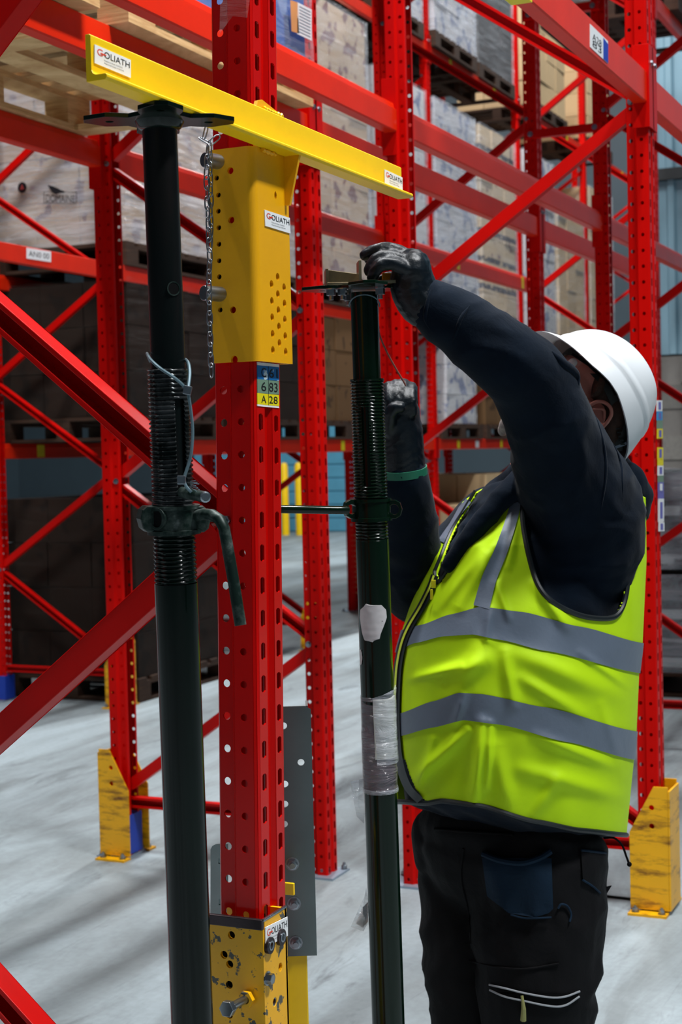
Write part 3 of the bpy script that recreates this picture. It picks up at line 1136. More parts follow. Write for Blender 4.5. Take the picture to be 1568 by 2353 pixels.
# ------------------------------------------------------------------ the repaired post
pa_t, pa_b = at(545, 27.5, 2.325), at(566, 2071.5, 2.32)
AX = (pa_t - pa_b).normalized()
AXX = (Vector((1, 0, 0)) - AX * AX.x).normalized()
AXY = AX.cross(AXX)
AM = Matrix.Identity(4)
for i in range(3):
    AM[i][0], AM[i][1], AM[i][2] = AXX[i], AXY[i], AX[i]
p0 = pa_b + AX * ((0 - pa_b.z) / AX.z) - AXX * HR + AXY * HB
for i in range(3):
    AM[i][3] = p0[i]


def A(a, b, z):
    """point in the post's own frame: a outward from the slot face, b across, z up"""
    return AM @ Vector((a, b, z))


frA = thing('upright_frame', 'red rack frame in front with the yellow lifting sleeve, leaning repaired post', 'rack frame', (U2R, 2.08, 0))
ume = upright_mesh(3.4, 0.03)
M['red_gloss'] = chipped('repaired_post_red', (190, 4, 1), (225, 150, 140), 0.82, 26, 0.34, 0.06)
M['red_gloss'].node_tree.nodes['Principled BSDF'].inputs['Coat Weight'].default_value = 0.45
M['red_gloss'].node_tree.nodes['Principled BSDF'].inputs['Coat Roughness'].default_value = 0.16
ume.materials.append(M['red_gloss'])
o = link('upright', ume, None, frA)
o.matrix_parent_inverse = frA.matrix_basis.inverted()
o.matrix_basis = AM
sm = o.modifiers.new('solid', 'SOLIDIFY')
sm.thickness = 0.0025
sm.offset = 0
o = link('upright', up_me, None, frA)
o.matrix_parent_inverse = Matrix.Identity(4)
o.matrix_basis = Matrix.Translation((HR, 0, 0)) @ Matrix.Rotation(PI, 4, 'Z')
VB = 2.10
BR = 'brace'
for (x0, y0), (x1, y1), op in (((0, 717), (512, 1165), -1), ((0, 1687), (512, 1224), 1), ((0, 2275), (70, 2353), -1)):
    a, b_ = onv(x0, y0, VB), onv(x1, y1, VB)
    d = (a - b_).normalized()
    ext = (U2R + 0.03 - a.x) / d.x
    a2 = a + d * ext
    if y0 == 2275:
        b_ = a - d * ((-1.13 - a.x) / d.x) * -1
    channel(b_, a2, (0, 1, 0), w=0.042, d=0.044, open_to=op).build('brace', M['red_brace'], frA, bevel=0.0015)
a = onv(0, 62, VB)
channel(a + Vector((-0.40, 0, -0.36)), a + Vector((0.36, 0, 0.33)), (0, 1, 0), w=0.042, d=0.044, open_to=1).build('brace', M['red_brace'], frA, bevel=0.0015)
bo = A(HG + 0.003, -HB + 0.012, 1.405)
MB().hexbolt(bo, (0, -1, 0), 0.0085, 0.009, 0.016).build('brace_bolt', M['steel'], frA)

# tape remnant high on the post
tp = MB().plate(A(HR - 0.012, -HB - 0.0012, 2.20), AXX, AX, -AXY * 0.0004, [(-0.012, 0.02), (0.014, 0.028), (0.035, -0.004), (0.030, -0.032), (0.005, -0.026), (-0.018, -0.05), (-0.016, 0.0)])
tp.build('tape_remnant', film('clear_tape', 0.09, (230, 215, 215), 0.1, 0.4), frA)
# location label on the slot face
ez = lambda z: z


def Au(px, py):
    """pixel on the plane of the slot face"""
    r = ray(px, py)
    t = (A(0.0012, 0, 1) - CC).dot(AXX) / r.dot(AXX)
    return CC + r * t


rows = [(832, 839, 'white_label', ('', '')), (839, 871, 'lbl_blue', ('C', '61')), (871, 903, 'lbl_green', ('6', '83')), (903, 929, 'lbl_yellow', ('A', '28')), (929, 933, 'white_label', ('', ''))]
for y0, y1, mt, (ta, tb) in rows:
    s, o, ex, ey, n_ = sticker(frA, Au(590, y0), Au(640, y0 + 5), Au(590.5, y1), M[mt], 'location_label')
    if ta:
        b = MB()
        write(b, ta, o + ex * 0.17 + ey * 0.17, ex * 0.22, ey * 0.66, n_)
        write(b, tb, o + ex * 0.52 + ey * 0.17, ex * 0.40, ey * 0.66, n_)
        b.plate(o + n_, ex, ey, n_ * 0.1, [(0.49, 0), (0.50, 0), (0.50, 1), (0.49, 1)])
        b.build('black_print', M['ink'], s)

# ------------------------------------------------------------------ lifting sleeve with its beam
sl = thing('lifting_sleeve', 'yellow lifting sleeve with welded angle beam clamped on the red post', 'lifting bracket', A(0, 0, 1.65))
VS = A(0, -HB - 0.019, 1.8).y          # outer face of the near plate
UFc = A(0.016, 0, 1.8).x               # outer face of the front plate
ZB = onv(540, 832, VS).z
ZT = 1.966
TH = 0.006


def N(px, py):                          # on the near plate: (u, z)
    q = onv(px, py, VS)
    return q.x, q.z


def Fp(px, py):                         # on the front plate: (v, z)
    q = onu(px, py, UFc)
    return q.y, q.z


xl, xr = N(487, 700)[0], UFc - 0.012
holes = []
for px, py in ((498, 409), (502, 448), (502, 485), (503, 523), (503.3, 561), (503.6, 599), (504, 636), (506.4, 712)):
    q = N(px, py)
    holes.append(circ(q[0], q[1], 0.0040, 14))
for px, py in ((529.5, 392), (531.5, 505.5), (535.5, 712)):
    q = N(px, py)
    holes.append(circ(q[0], q[1], 0.0053, 16))
q = N(538.5, 828)
nx0, nz0 = q
notch = [(nx0 + 0.006 * math.cos(t), ZB + 0.0035 + 0.0065 * math.sin(t)) for t in [PI * 1.18 - i * PI * 1.36 / 10 for i in range(11)]]
notch = [(a, max(b, ZB)) for a, b in notch]
outer = [(xl, ZB)] + notch + [(xr, ZB), (xr, ZT), (xl, ZT)]
MB().plate((0, VS, 0), (1, 0, 0), (0, 0, 1), (0, TH, 0), outer, holes).build('near_plate', M['sleeve'], sl)
MB().box(xl + 0.001, N(512, 600)[0], VS + TH + 0.002, VS + TH + 0.004, ZB + 0.01, ZT - 0.01).build('hole_shade', M['black'], sl)  # black strip added so the small holes look deep in shade
vr = Fp(672, 800)[0]
holes = []
for px, py in ((638.5, 636), (639, 675.5), (640.3, 712.5), (641.6, 750), (642.6, 788), (624.5, 652.6), (625.3, 691.6), (626, 729), (627, 767), (627.6, 804),
               (653.3, 660), (654.3, 697), (655, 734), (656, 772), (657, 808)):
    q = Fp(px, py)
    holes.append(circ(q[0], q[1], 0.0061, 16))
for px, py, w, h in ((633.5, 449, 0.004, 0.0065),):
    q = Fp(px, py)
    holes.append(circ(q[0], q[1], w, 10, h))
v0 = VS + 0.012
tz = onu(610, 232, UFc).z
ta, tb = Fp(570, 240)[0] + 0.03, vr
outer = [(v0, ZB), (vr, ZB), (vr, tz - 0.022), (vr - 0.012, tz - 0.012), (v0 + 0.022, tz), (v0 + 0.008, tz - 0.004), (v0, tz - 0.02)]
MB().plate((UFc, 0, 0), (0, 1, 0), (0, 0, 1), (-TH, 0, 0), outer, holes).build('front_plate', M['sleeve'], sl)
# rounded corner between the two plates
b = MB()
R_ = v0 - VS
arc = [(UFc - R_ + R_ * math.sin(t), VS + R_ - R_ * math.cos(t)) for t in [PI / 2 * i / 8 for i in range(9)]]
arc2 = [(UFc - R_ + (R_ - TH) * math.sin(t), VS + R_ - (R_ - TH) * math.cos(t)) for t in [PI / 2 * i / 8 for i in range(9)]]
lp = [(xr, VS)] + arc + [(UFc, v0)] + [(UFc - TH, v0)] + arc2[::-1] + [(xr, VS + TH)]
b.plate((0, 0, ZB), (1, 0, 0), (0, 1, 0), (0, 0, ZT - ZB), lp)
b.build('bent_corner', M['sleeve'], sl)
MB().box(xl, UFc, vr - TH, vr, ZB, ZT).build('far_plate', M['sleeve'], sl)
# angle beam
vn, vf = 1.605, 2.622
LT = 0.008
lw = onz(250, 172, 1.968).x
ul = UFc + 0.001
fw = 0.030
prof = [(0, 0), (fw - 0.003, 0), (fw, 0.003), (fw, 0.0062), (fw - 0.002, LT), (LT + 0.006, LT), (LT + 0.002, LT + 0.002), (LT, LT + 0.006), (LT, 0.0565), (LT - 0.002, 0.058), (0, 0.058)]
bm = MB().plate((ul, vn, ZT), (1, 0, 0), (0, 0, 1), (0, vf - vn, 0), prof).build('angle_beam', M['yellow'], sl, bevel=0.0006)
# scuffed lower edge
random.seed(3)
uo = ul + LT + 0.0006
goliath(sl, onu(216, 102, uo), onu(299, 138, uo), onu(216, 145, uo))
goliath(sl, onu(883, 389, uo), onu(924, 408, uo), onu(883.5, 421, uo))
goliath(sl, onu(607, 482, UFc + 0.0004), onu(665, 501, UFc + 0.0004), onu(608.5, 519, UFc + 0.0004))
# gusset, weld and pins
g0 = Fp(652, 362)
g1 = Fp(648, 470)
MB().plate((UFc, g0[0], 0), (1, 0, 0), (0, 0, 1), (0, 0.006, 0), [(0, ZT), (0, g1[1]), (0.008, g1[1]), (0.027, ZT)]).build('gusset', M['sleeve'], sl)
wp = [Vector((UFc + 0.004, Fp(600, 245)[0] + i * 0.0035, 2.026 + 0.0012 * math.sin(i * 2.3))) for i in range(19)]
MB().tube(wp, [0.003 + 0.0008 * math.sin(i * 1.9) for i in range(19)], 8).build('weld_bead', M['yellow'], sl, smooth=True)
wp = [Vector((UFc + 0.003, v0 + 0.012 + i * 0.004, ZT - 0.003 + 0.001 * math.sin(i * 2.3))) for i in range(12)]
MB().tube(wp, [0.003 + 0.001 * math.sin(i * 1.7) for i in range(12)], 8).build('weld_bead', M['sleeve'], sl, smooth=True)
for px, py, ln in ((500, 372, 0.026), (505, 676, 0.032)):
    q = N(px, py)
    P0 = Vector((q[0], VS, q[1]))
    MB().lathe(P0, (-0.35, -1, 0), [(-0.01, 0.0115), (ln - 0.001, 0.0115), (ln, 0.0105)], 24).build('locking_pin', M['steel'], sl, smooth=True)

# chain hanging from the beam
chn = thing('chain', 'thin steel chain hanging beside the yellow sleeve', 'chain', at(484, 300, 2.29))


def ring_link(c, d, w, ln, wid, r, parent):
    d, w = d.normalized(), w.normalized()
    pts = []
    for i in range(16):
        t = 2 * PI * i / 16
        s_ = math.copysign(abs(math.cos(t)) ** 0.6, math.cos(t))
        pts.append(c + d * (ln / 2 * s_) + w * (wid / 2 * math.sin(t)))
    return MB().tube(pts, r, 6, closed=True).build('chain_link', M['steel'], parent, smooth=True, auto=80)


def chain(pxs, parent, step=0.0155):
    pts = [at(*p) for p in pxs]
    L = [0]
    for a, b_ in zip(pts, pts[1:]):
        L.append(L[-1] + (b_ - a).length)
    n_ = int(L[-1] / step)
    for i in range(n_):
        s_ = (i + 0.5) * step
        k = max(j for j in range(len(L) - 1) if L[j] <= s_)
        f_ = (s_ - L[k]) / (L[k + 1] - L[k])
        c = pts[k].lerp(pts[k + 1], f_)
        d = pts[k + 1] - pts[k]
        x, y, _ = frame_of(d)
        a = (0.5 if i % 2 else 2.0) + random.uniform(-.3, .3)
        ring_link(c, d, x * math.cos(a) + y * math.sin(a), step * 1.42, 0.0085, 0.0011, parent)


random.seed(11)
dC = 2.272
chain([(475, 292, dC), (468, 322, dC), (482, 330, dC), (497, 318, dC), (494, 296, dC)], chn)
chain([(482, 328, dC), (484, 420, dC), (485, 520, dC), (483, 590, dC)], chn)
chain([(478, 336, dC - .004), (475, 400, dC - .004), (477, 470, dC - .004), (481, 560, dC - .004), (483, 600, dC - .004)], chn)
chain([(482, 600, dC), (480, 650, dC), (482, 730, dC), (484, 800, dC), (486, 868, dC)], chn)

# ------------------------------------------------------------------ repair foot at the base of the post
ft = thing('repair_foot', 'scuffed yellow steel repair foot holding the bottom of the red post', 'post repair foot', A(0, 0, 0))
VN = 2.0
c = onv(606, 2200, VN)
UN = c.x
zt = onv(606, 2113, VN).z
zl = onv(484, 2106, VN).z
ul0 = onv(470, 2200, VN).x
VR = 2.118


def Nf(px, py):
    q = onv(px, py, VN)
    return q.x, q.z


def Ff(px, py):
    q = onu(px, py, UN)
    return q.y, q.z


hs = [circ(*Nf(px, py), 0.0062, 16) for px, py in ((532, 2149), (515, 2194), (528, 2216), (527, 2263), (527, 2332))]
MB().plate((0, VN, 0), (1, 0, 0), (0, 0, 1), (0, 0.006, 0), [(ul0, 0), (UN, 0), (UN, zt - 0.014), (ul0, zt - 0.012)], hs).build('near_plate', M['worn_yellow'], ft)
hs = [circ(*Ff(px, py), 0.0065, 12) for px, py in ((645, 2222), (632, 2302), (616, 2172), (642, 2153))]
VRe = Ff(660, 2150)[0]
MB().plate((UN, 0, 0), (0, 1, 0), (0, 0, 1), (-0.006, 0, 0), [(VN + 0.0061, 0), (VRe, 0), (VRe, zt - 0.004), (VN + 0.0061, zt - 0.004)], hs).build('front_plate', M['worn_yellow'], ft, bevel=0.001)
MB().box(ul0, UN - 0.012, VN + 0.012, VN + 0.015, 0, zt - 0.02).build('hole_shade', M['black'], ft)  # black sheet standing in for the dark inside, behind the holes
MB().box(ul0, UN, VRe - 0.006, VRe, 0, zt - 0.004).build('far_plate', M['worn_yellow'], ft)
MB().box(ul0, UN + 0.001, VN - 0.005, VN + 0.003, zt - 0.016, zt).build('top_bar', M['dark_steel'], ft, bevel=0.0015)
MB().box(UN - 0.004, UN + 0.001, VN, VRe, zt - 0.005, zt - 0.001).build('top_edge', M['steel'], ft, bevel=0.001)
goliath(ft, Vector((UN + 0.0012, *Ff(607, 2131))), Vector((UN + 0.0012, *Ff(658, 2106))), Vector((UN + 0.0012, *Ff(608, 2176))))
for px, py in ((615.5, 2172), (642, 2153)):
    q = Ff(px, py)
    P0 = Vector((UN, q[0], q[1]))
    x, y, z_ = Vector((0, 1, 0)), Vector((0, 0, 1)), Vector((1, 0, 0))
    MB().plate(P0, x, y, z_ * 0.006, circ(0, 0, 0.0125, 20), [circ(0, 0, 0.0075, 16)]).build('bushing', M['dark_steel'], ft, smooth=True)
    MB().plate(P0 + z_ * 0.001, x, y, z_ * 0.006, circ(0, 0, 0.0074, 20), [circ(0, 0, 0.005, 16)]).build('bushing_liner', M['steel'], ft, smooth=True)
q = Ff(614, 2248)
MB().hexbolt((UN, q[0], q[1]), (1, 0, 0), 0.0085, 0.010).build('hex_bolt', M['steel'], ft)
q = Ff(632, 2302)
MB().plate((UN - 0.004, q[0], q[1]), (0, 1, 0), (0, 0, 1), (0.003, 0, 0), circ(0, 0, 0.0085, 6), [circ(0, 0, 0.005, 10)]).build('hex_nut', M['steel'], ft)
# long bolt sticking out of the near plate
q = onv(572, 2292, VN)
tip = onv(527, 2316, VN - 0.055)
dd = (tip - q).normalized()
MB().plate(q - Vector((0, 0.004, 0)), (1, 0, 0), (0, 0, 1), (0, -0.008, 0), circ(0, 0, 0.0125, 6), [circ(0, 0, 0.0065, 12)]).build('welded_nut', M['worn_yellow'], ft)
bl = MB().tube([q, tip], 0.0062, 14).build('bolt_shank', M['steel'], ft, smooth=True)
MB().tube([tip - dd * 0.002, tip + dd * 0.009], 0.0125, 6).build('bolt_head', M['steel'], ft, bevel=0.001)

# ------------------------------------------------------------------ galvanised guard on a yellow base behind the post
gp = thing('galvanised_guard', 'galvanised steel channel with bolts on a yellow base behind the red post', 'rack guard', (-1.02, 2.30, 0))
th = math.radians(-26)
g0 = at(716, 1900, 2.60)
dx = Vector((math.cos(th), -math.sin(th), 0)) * -1         # runs to image left along the face
g1 = onz(716, 1622, 0)


def G(px, py):
    """pixel on the face of the channel"""
    nrm = Vector((dx.y, -dx.x, 0))
    r = ray(px, py)
    return CC + r * ((g0 - CC).dot(nrm) / r.dot(nrm))


gz1 = G(712, 1622).z
gz0 = G(716, 2196).z
nrm = Vector((dx.y, -dx.x, 0)).normalized()
if nrm.dot(CC - g0) < 0:
    nrm = -nrm
W0 = (G(480, 1800) - g0).length


def Gc(px, py):
    q = G(px, py) - g0
    return q.dot(dx), q.z + g0.z


hs = [circ(*Gc(px, py), 0.006, 12) for px, py in ((692, 1752), (655, 1802), (655, 1848), (654, 1894), (652, 1668))]
og = Vector((g0.x, g0.y, 0))
wv = 0.125
MB().plate(og, dx, (0, 0, 1), -nrm * 0.004, [(0.006, gz0), (wv, gz0), (wv, gz1), (0.006, gz1)], hs).build('channel_web', M['galv'], gp)
MB().plate(og + dx * 0.006, -dx, (0, 0, 1), -nrm * 0.003, [(0, gz0), (0.010, gz0), (0.010, gz1 - 0.006), (0, gz1)]).build('channel_lip', M['galv'], gp)
MB().obb(og + dx * 0.003 - nrm * 0.03 + Vector((0, 0, (gz0 + gz1) / 2)), dx * 0.002, nrm * 0.028, Vector((0, 0, (gz1 - gz0) / 2))).build('channel_flange', M['galv'], gp)
for px, py in ((672, 1985), (676, 2076), (680, 2166)):
    q = G(px, py)
    b = MB()
    b.hexbolt(q, nrm, 0.0092, 0.0085, 0.007)
    b.build('hex_bolt', M['steel'], gp)
MB().obb(og + dx * 0.075 - nrm * 0.03 + Vector((0, 0, gz0 / 2 + 0.05)), dx * 0.062, nrm * 0.025, Vector((0, 0, gz0 / 2 + 0.05))).build('yellow_base', M['yellow'], gp, bevel=0.002)
q = at(664, 2042, 2.52)
MB().obb(q, (0.010, 0, 0), (0, 0.003, 0), (0, 0, 0.010)).build('yellow_tab', M['yellow'], gp, bevel=0.001)
# flap seen left of the post
fl = [(484, 1952), (488, 1944), (496, 1940), (520, 1940), (520, 2120), (484, 2120)]
p00 = at(500, 2030, 2.44)
fx, fz = Vector((0.93, -0.37, 0)), Vector((0, 0, 1))


def Fl(px, py):
    r = ray(px, py)
    nn = Vector((0.37, 0.93, 0))
    q_ = CC + r * ((p00 - CC).dot(nn) / r.dot(nn)) - p00
    return q_.dot(fx), q_.z


MB().plate(p00, fx, fz, (0.0015, 0.004, 0), [Fl(*t) for t in fl], [[Fl(502, 1972), Fl(506, 1972), Fl(507, 1985), Fl(502, 1985)], [Fl(503, 2066), Fl(507, 2066), Fl(507, 2080), Fl(503, 2080)]]).build('side_flap', M['galv'], gp)

# ------------------------------------------------------------------ steel props
M['prop'] = plain('prop_green_paint', (3, 16, 11), 0.17, var=0.35, scale=4, spec=0.26)
M['prop_right'] = plain('prop_green_gloss', (5, 24, 13), 0.17, var=0.2, scale=4, spec=0.3)
k = NT('worn_inner_tube')
vv = k.coord((9, 9, 1.2))
f1 = k.noise(vv, 3.0, 5, 0.6, 0.6)
k.set(color=k.ramp(f1, [(0.35, lin((7, 16, 16))), (0.62, lin((22, 20, 20))), (0.8, lin((40, 40, 40)))]), rough=0.34, metal=0.15, spec=0.2)
M['inner'] = k.m
k = NT('worn_collar')
vv = k.coord()
f1 = k.noise(vv, 40, 6, 0.65)
k.set(color=k.ramp(f1, [(0.45, lin((9, 30, 25))), (0.6, lin((54, 66, 62))), (0.75, lin((116, 122, 120)))]), rough=0.42, metal=0.25, spec=0.3)
M['collar'] = k.m
k = NT('oily_thread')
vv = k.coord()
f1 = k.noise(vv, 25, 4)
k.set(color=k.ramp(f1, [(0.4, lin((20, 28, 28))), (0.75, lin((96, 98, 100)))]), rough=0.24, metal=0.6, spec=0.4)
M['thread'] = k.m
M['wire'] = plain('wire_rope_grey', (92, 116, 126), 0.5, 0.3)


class Axis:
    def __init__(s, top, bot):
        (s.x0, s.y0, s.d0), (s.x1, s.y1, s.d1) = top, bot
        s.p0, s.p1 = at(*top), at(*bot)
        s.d = (s.p0 - s.p1).normalized()

    def py(s, y):
        """point of the axis at image row y"""
        lo, hi = -0.6, 1.6
        for _ in range(40):
            m = (lo + hi) / 2
            if pix(s.p0.lerp(s.p1, m))[1] < y:
                lo = m
            else:
                hi = m
        return s.p0.lerp(s.p1, (lo + hi) / 2)

    def z(s, z):
        return s.p0 + s.d * ((z - s.p0.z) / s.d.z)


def helix(a, b, r, pitch, amp, n=40, slot=None):
    """threaded sleeve from a (low) to b (high); slot = (direction, half angle, start, end) leaves an opening"""
    d = (b - a)
    L = d.length
    d = d.normalized()
    x, y, _ = frame_of(d)
    m = int(L / pitch * 6)
    vs, fs = [], []
    for i in range(m + 1):
        h = L * i / m
        for q in range(n):
            t = 2 * PI * q / n
            ph = (h / pitch + q / n) % 1.0
            e = amp * (1 if ph < 0.34 else (0.55 if ph < 0.5 else (0.0 if ph < 0.84 else 0.55)))
            vs.append(a + d * h + (x * math.cos(t) + y * math.sin(t)) * (r + e))
    for i in range(m):
        for q in range(n):
            if slot:
                t = 2 * PI * (q + .5) / n
                w = x * math.cos(t) + y * math.sin(t)
                h = L * (i + .5) / m
                if w.dot(slot[0]) > math.cos(slot[1]) and slot[2] < h / L < slot[3]:
                    continue
            fs.append((i * n + q, i * n + (q + 1) % n, (i + 1) * n + (q + 1) % n, (i + 1) * n + q))
    mb = MB()
    mb.add(vs, fs)
    return mb


def cross_plate(o, ex, ey, ez, arm, waist, tipw, t=0.006, holes=True):
    """prop head: flat plate with four tapered arms"""
    pts = []
    for q in range(4):
        a = q * PI / 2
        ca, sa = math.cos(a), math.sin(a)

        def rt(x, y):
            return (x * ca - y * sa, x * sa + y * ca)
        pts += [rt(waist, -waist * 0.62), rt(arm * 0.62, -tipw * 1.15), rt(arm * 0.72, -tipw * 1.15), rt(arm, -tipw * 0.35), rt(arm, tipw * 0.35), rt(arm * 0.72, tipw * 1.15), rt(arm * 0.62, tipw * 1.15), rt(waist, waist * 0.62)]
    hs = []
    if holes:
        for q in range(4):
            a = q * PI / 2
            hs.append(circ(arm * 0.66 * math.cos(a), arm * 0.66 * math.sin(a), 0.006, 10))
    return MB().plate(o, ex, ey, ez * t, pts, hs)


# left prop
ax = Axis((367, 300, 2.085), (442, 2353, 2.185))
top = ax.py(268)
pl = thing('steel_prop', 'thick dark green steel prop in the left foreground with threaded collar and bent handle', 'prop', ax.z(0))
MB().tube([ax.py(1340), ax.z(0.006)], 0.0302, 40).build('outer_tube', M['prop'], pl, smooth=True)
hole_p = ax.py(668) + (CR * 0.7 - CF * 0.7) * 0.0
it = MB()
it.tube([ax.py(1330), ax.py(276)], 0.0238, 40)
it.build('inner_tube', M['inner'], pl, smooth=True)
wdir = (CR * 0.55 - CF * 0.83).normalized()
hc = ax.py(668) + wdir * 0.0236
hx = wdir.cross(ax.d).normalized()
MB().plate(hc, hx, ax.d, wdir * 0.0008, circ(0, 0, 0.0085, 20)).build('pin_hole', M['black'], pl)
MB().plate(hc, hx, ax.d, wdir * 0.0012, circ(0, 0, 0.0098, 24), [circ(0, 0, 0.0083, 20)]).build('pin_hole_edge', M['collar'], pl)
sd = (CR * 0.62 - CF * 0.78).normalized()
helix(ax.py(1160), ax.py(848), 0.0270, 0.0062, 0.0027, 48, (sd, 0.26, 0.10, 0.78)).build('upper_thread', M['thread'], pl, smooth=True, auto=35)
MB().tube([ax.py(853), ax.py(848)], 0.0285, 40).build('thread_rim', M['thread'], pl, smooth=True)
helix(ax.py(1345), ax.py(1222), 0.0282, 0.0060, 0.0018, 48).build('lower_thread', M['prop'], pl, smooth=True, auto=35)
c0 = ax.py(1192)
MB().lathe(c0 - ax.d * 0.021, ax.d, [(0, 0.030), (0.0, 0.0375), (0.006, 0.0375), (0.007, 0.035), (0.034, 0.035), (0.035, 0.037), (0.040, 0.037), (0.040, 0.030)], 40).build('collar_nut', M['collar'], pl, smooth=True, auto=30)
for w, ln in (((-CR * 0.93 - CF * 0.35).normalized(), 0.0155), ((CR * 0.95 + CF * 0.15).normalized(), 0.0145)):
    t_ = w.cross(ax.d).normalized()
    cc = c0 + w * 0.036
    out = [(-0.020, -0.018), (0.006, -0.018), (0.014, -0.013), (0.018, 0.0), (0.014, 0.013), (0.006, 0.018), (-0.020, 0.018)]
    MB().plate(cc - t_ * ln, w, ax.d, t_ * (2 * ln), [(a_ * 0.8, b_) for a_, b_ in out]).build('collar_lug', M['collar'], pl, bevel=0.003)
wq = (-CR * 0.55 - CF * 0.83).normalized()
tq = wq.cross(ax.d).normalized()
MB().plate(c0 + wq * 0.0335, tq, ax.d, wq * 0.004, circ(0, 0, 0.0155, 24), [circ(0, 0, 0.0095, 18, 0.012)]).build('lug_ring', M['collar'], pl, bevel=0.001)
MB().plate(c0 + wq * 0.034, tq, ax.d, wq * 0.0012, circ(0, 0, 0.0096, 18, 0.0121)).build('lug_hole', M['black'], pl)
MB().tube([at(452, 1185, 2.115), at(468, 1181, 2.10), at(488, 1183, 2.085), at(505, 1194, 2.075), at(515, 1214, 2.072), at(521, 1245, 2.07), at(537, 1336, 2.065), at(553, 1437, 2.06)], 0.0080, 16).build('bent_handle', M['collar'], pl, smooth=True, auto=60)
MB().tube([at(418, 1131, 2.10), at(471, 1142, 2.06)], 0.0076, 18).build('pin', M['collar'], pl, smooth=True, auto=40)
MB().lathe(at(471, 1142, 2.06), at(476, 1143, 2.05) - at(471, 1142, 2.06), [(0, 0.0078), (0.003, 0.0076), (0.004, 0.0055)], 18).build('pin_end', M['steel'], pl)
# wire rope keeper
def spl(pts, n=8):
    out = []
    P = [Vector(p) for p in pts]
    P = [P[0] * 2 - P[1]] + P + [P[-1] * 2 - P[-2]]
    for i in range(1, len(P) - 2):
        for j in range(n):
            t = j / n
            a, b_, c_, d_ = P[i - 1], P[i], P[i + 1], P[i + 2]
            out.append(0.5 * ((2 * b_) + (c_ - a) * t + (2 * a - 5 * b_ + 4 * c_ - d_) * t * t + (3 * b_ - a - 3 * c_ + d_) * t ** 3))
    out.append(P[-2])
    return out


wr = spl([at(345, 830, 2.16), at(338, 812, 2.12), at(346, 826, 2.075), at(368, 846, 2.055), at(395, 864, 2.05), at(415, 880, 2.055), at(430, 896, 2.06)])
MB().tube(wr, 0.0021, 8).build('wire_rope', M['wire'], pl, smooth=True)
wr = spl([at(432, 896, 2.06), at(436, 860, 2.075), at(433, 835, 2.09), at(426, 826, 2.12)])
MB().tube(wr, 0.0024, 8).build('wire_rope', M['wire'], pl, smooth=True)
wr = spl([at(432, 900, 2.06), at(439, 945, 2.062), at(443, 990, 2.062), at(440, 1040, 2.06), at(434, 1065, 2.06), at(424, 1098, 2.058), at(427, 1116, 2.055), at(440, 1131, 2.055)])
MB().tube(wr, 0.0022, 8).build('wire_rope', M['wire'], pl, smooth=True)
MB().obb(at(431, 897, 2.056), CR * 0.0055 - CU * 0.0012, CU * 0.006 + CR * 0.0012, CF * 0.003).build('ferrule', M['steel'], pl, bevel=0.001)
MB().obb(at(417, 1103, 2.05), CR * 0.0055, CU * 0.006, CF * 0.003).build('ferrule', M['steel'], pl, bevel=0.001)
for i in range(7):
    a_ = at(438, 1106 + i * 2.2, 2.055)
    MB().tube([a_, at(450 + (i * 37 % 11), 1104 + i * 4.2, 2.05)], 0.0003, 4).build('frayed_strand', M['wire'], pl)
hz = ZT - 0.0062
hp = ax.z(hz)
# head plate: arms along and across the picture
ra = math.radians(8)
hx_ = (_r0 * math.cos(ra) + Vector((-math.sin(YAW), math.cos(YAW), 0)) * math.sin(ra))
hy_ = Vector((0, 0, 1)).cross(hx_)
cross_plate(hp, hx_, hy_, Vector((0, 0, 1)), 0.102, 0.042, 0.026).build('head_plate', M['prop'], pl, bevel=0.001)
MB().lathe(hp - Vector((0, 0, 0.012)), (0, 0, 1), [(0, 0.0245), (0.004, 0.030), (0.012, 0.034)], 28).build('head_weld', M['prop'], pl, smooth=True)
MB().box(ax.z(0).x - .07, ax.z(0).x + .07, ax.z(0).y - .07, ax.z(0).y + .07, 0.0, 0.007).build('base_plate', M['prop'], pl)

# right prop
ax = Axis((838, 700, 2.74), (893, 2353, 2.82))
pr = thing('steel_prop', 'slimmer dark green steel prop right of the post with tape and torn stickers', 'prop', ax.z(0))
MB().tube([ax.py(1238), ax.z(0.006)], 0.0302, 40).build('outer_tube', M['prop_right'], pr, smooth=True)
MB().tube([ax.py(1235), ax.py(672)], 0.0250, 40).build('inner_tube', M['prop_right'], pr, smooth=True)
helix(ax.py(1150), ax.py(873), 0.0288, 0.0060, 0.0022, 44, ((-CR * 0.25 - CF).normalized(), 0.24, 0.12, 0.78)).build('upper_thread', M['prop_right'], pr, smooth=True, auto=35)
MB().tube([ax.py(876), ax.py(871)], 0.0308, 36).build('thread_rim', M['prop_right'], pr, smooth=True)
helix(ax.py(1242), ax.py(1190), 0.0285, 0.0060, 0.0018, 44).build('lower_thread', M['prop_right'], pr, smooth=True, auto=35)
c0 = ax.py(1170)
MB().lathe(c0 - ax.d * 0.021, ax.d, [(0, 0.030), (0.0, 0.0375), (0.006, 0.0375), (0.007, 0.035), (0.034, 0.035), (0.035, 0.037), (0.040, 0.037), (0.040, 0.030)], 40).build('collar_nut', M['prop_right'], pr, smooth=True, auto=30)
for w in ((-CR * 0.9 - CF * 0.45).normalized(), (CR * 0.98 - CF * 0.15).normalized()):
    t_ = w.cross(ax.d).normalized()
    cc = c0 + w * 0.040 
    out = [(-0.014, -0.017), (0.004, -0.017), (0.013, -0.012), (0.0165, 0.0), (0.013, 0.012), (0.004, 0.017), (-0.014, 0.017)]
    MB().plate(cc - t_ * 0.006, w, ax.d, t_ * 0.012, out, [circ(0.002, 0, 0.009, 16)]).build('collar_lug', M['prop_right'], pr, bevel=0.002)
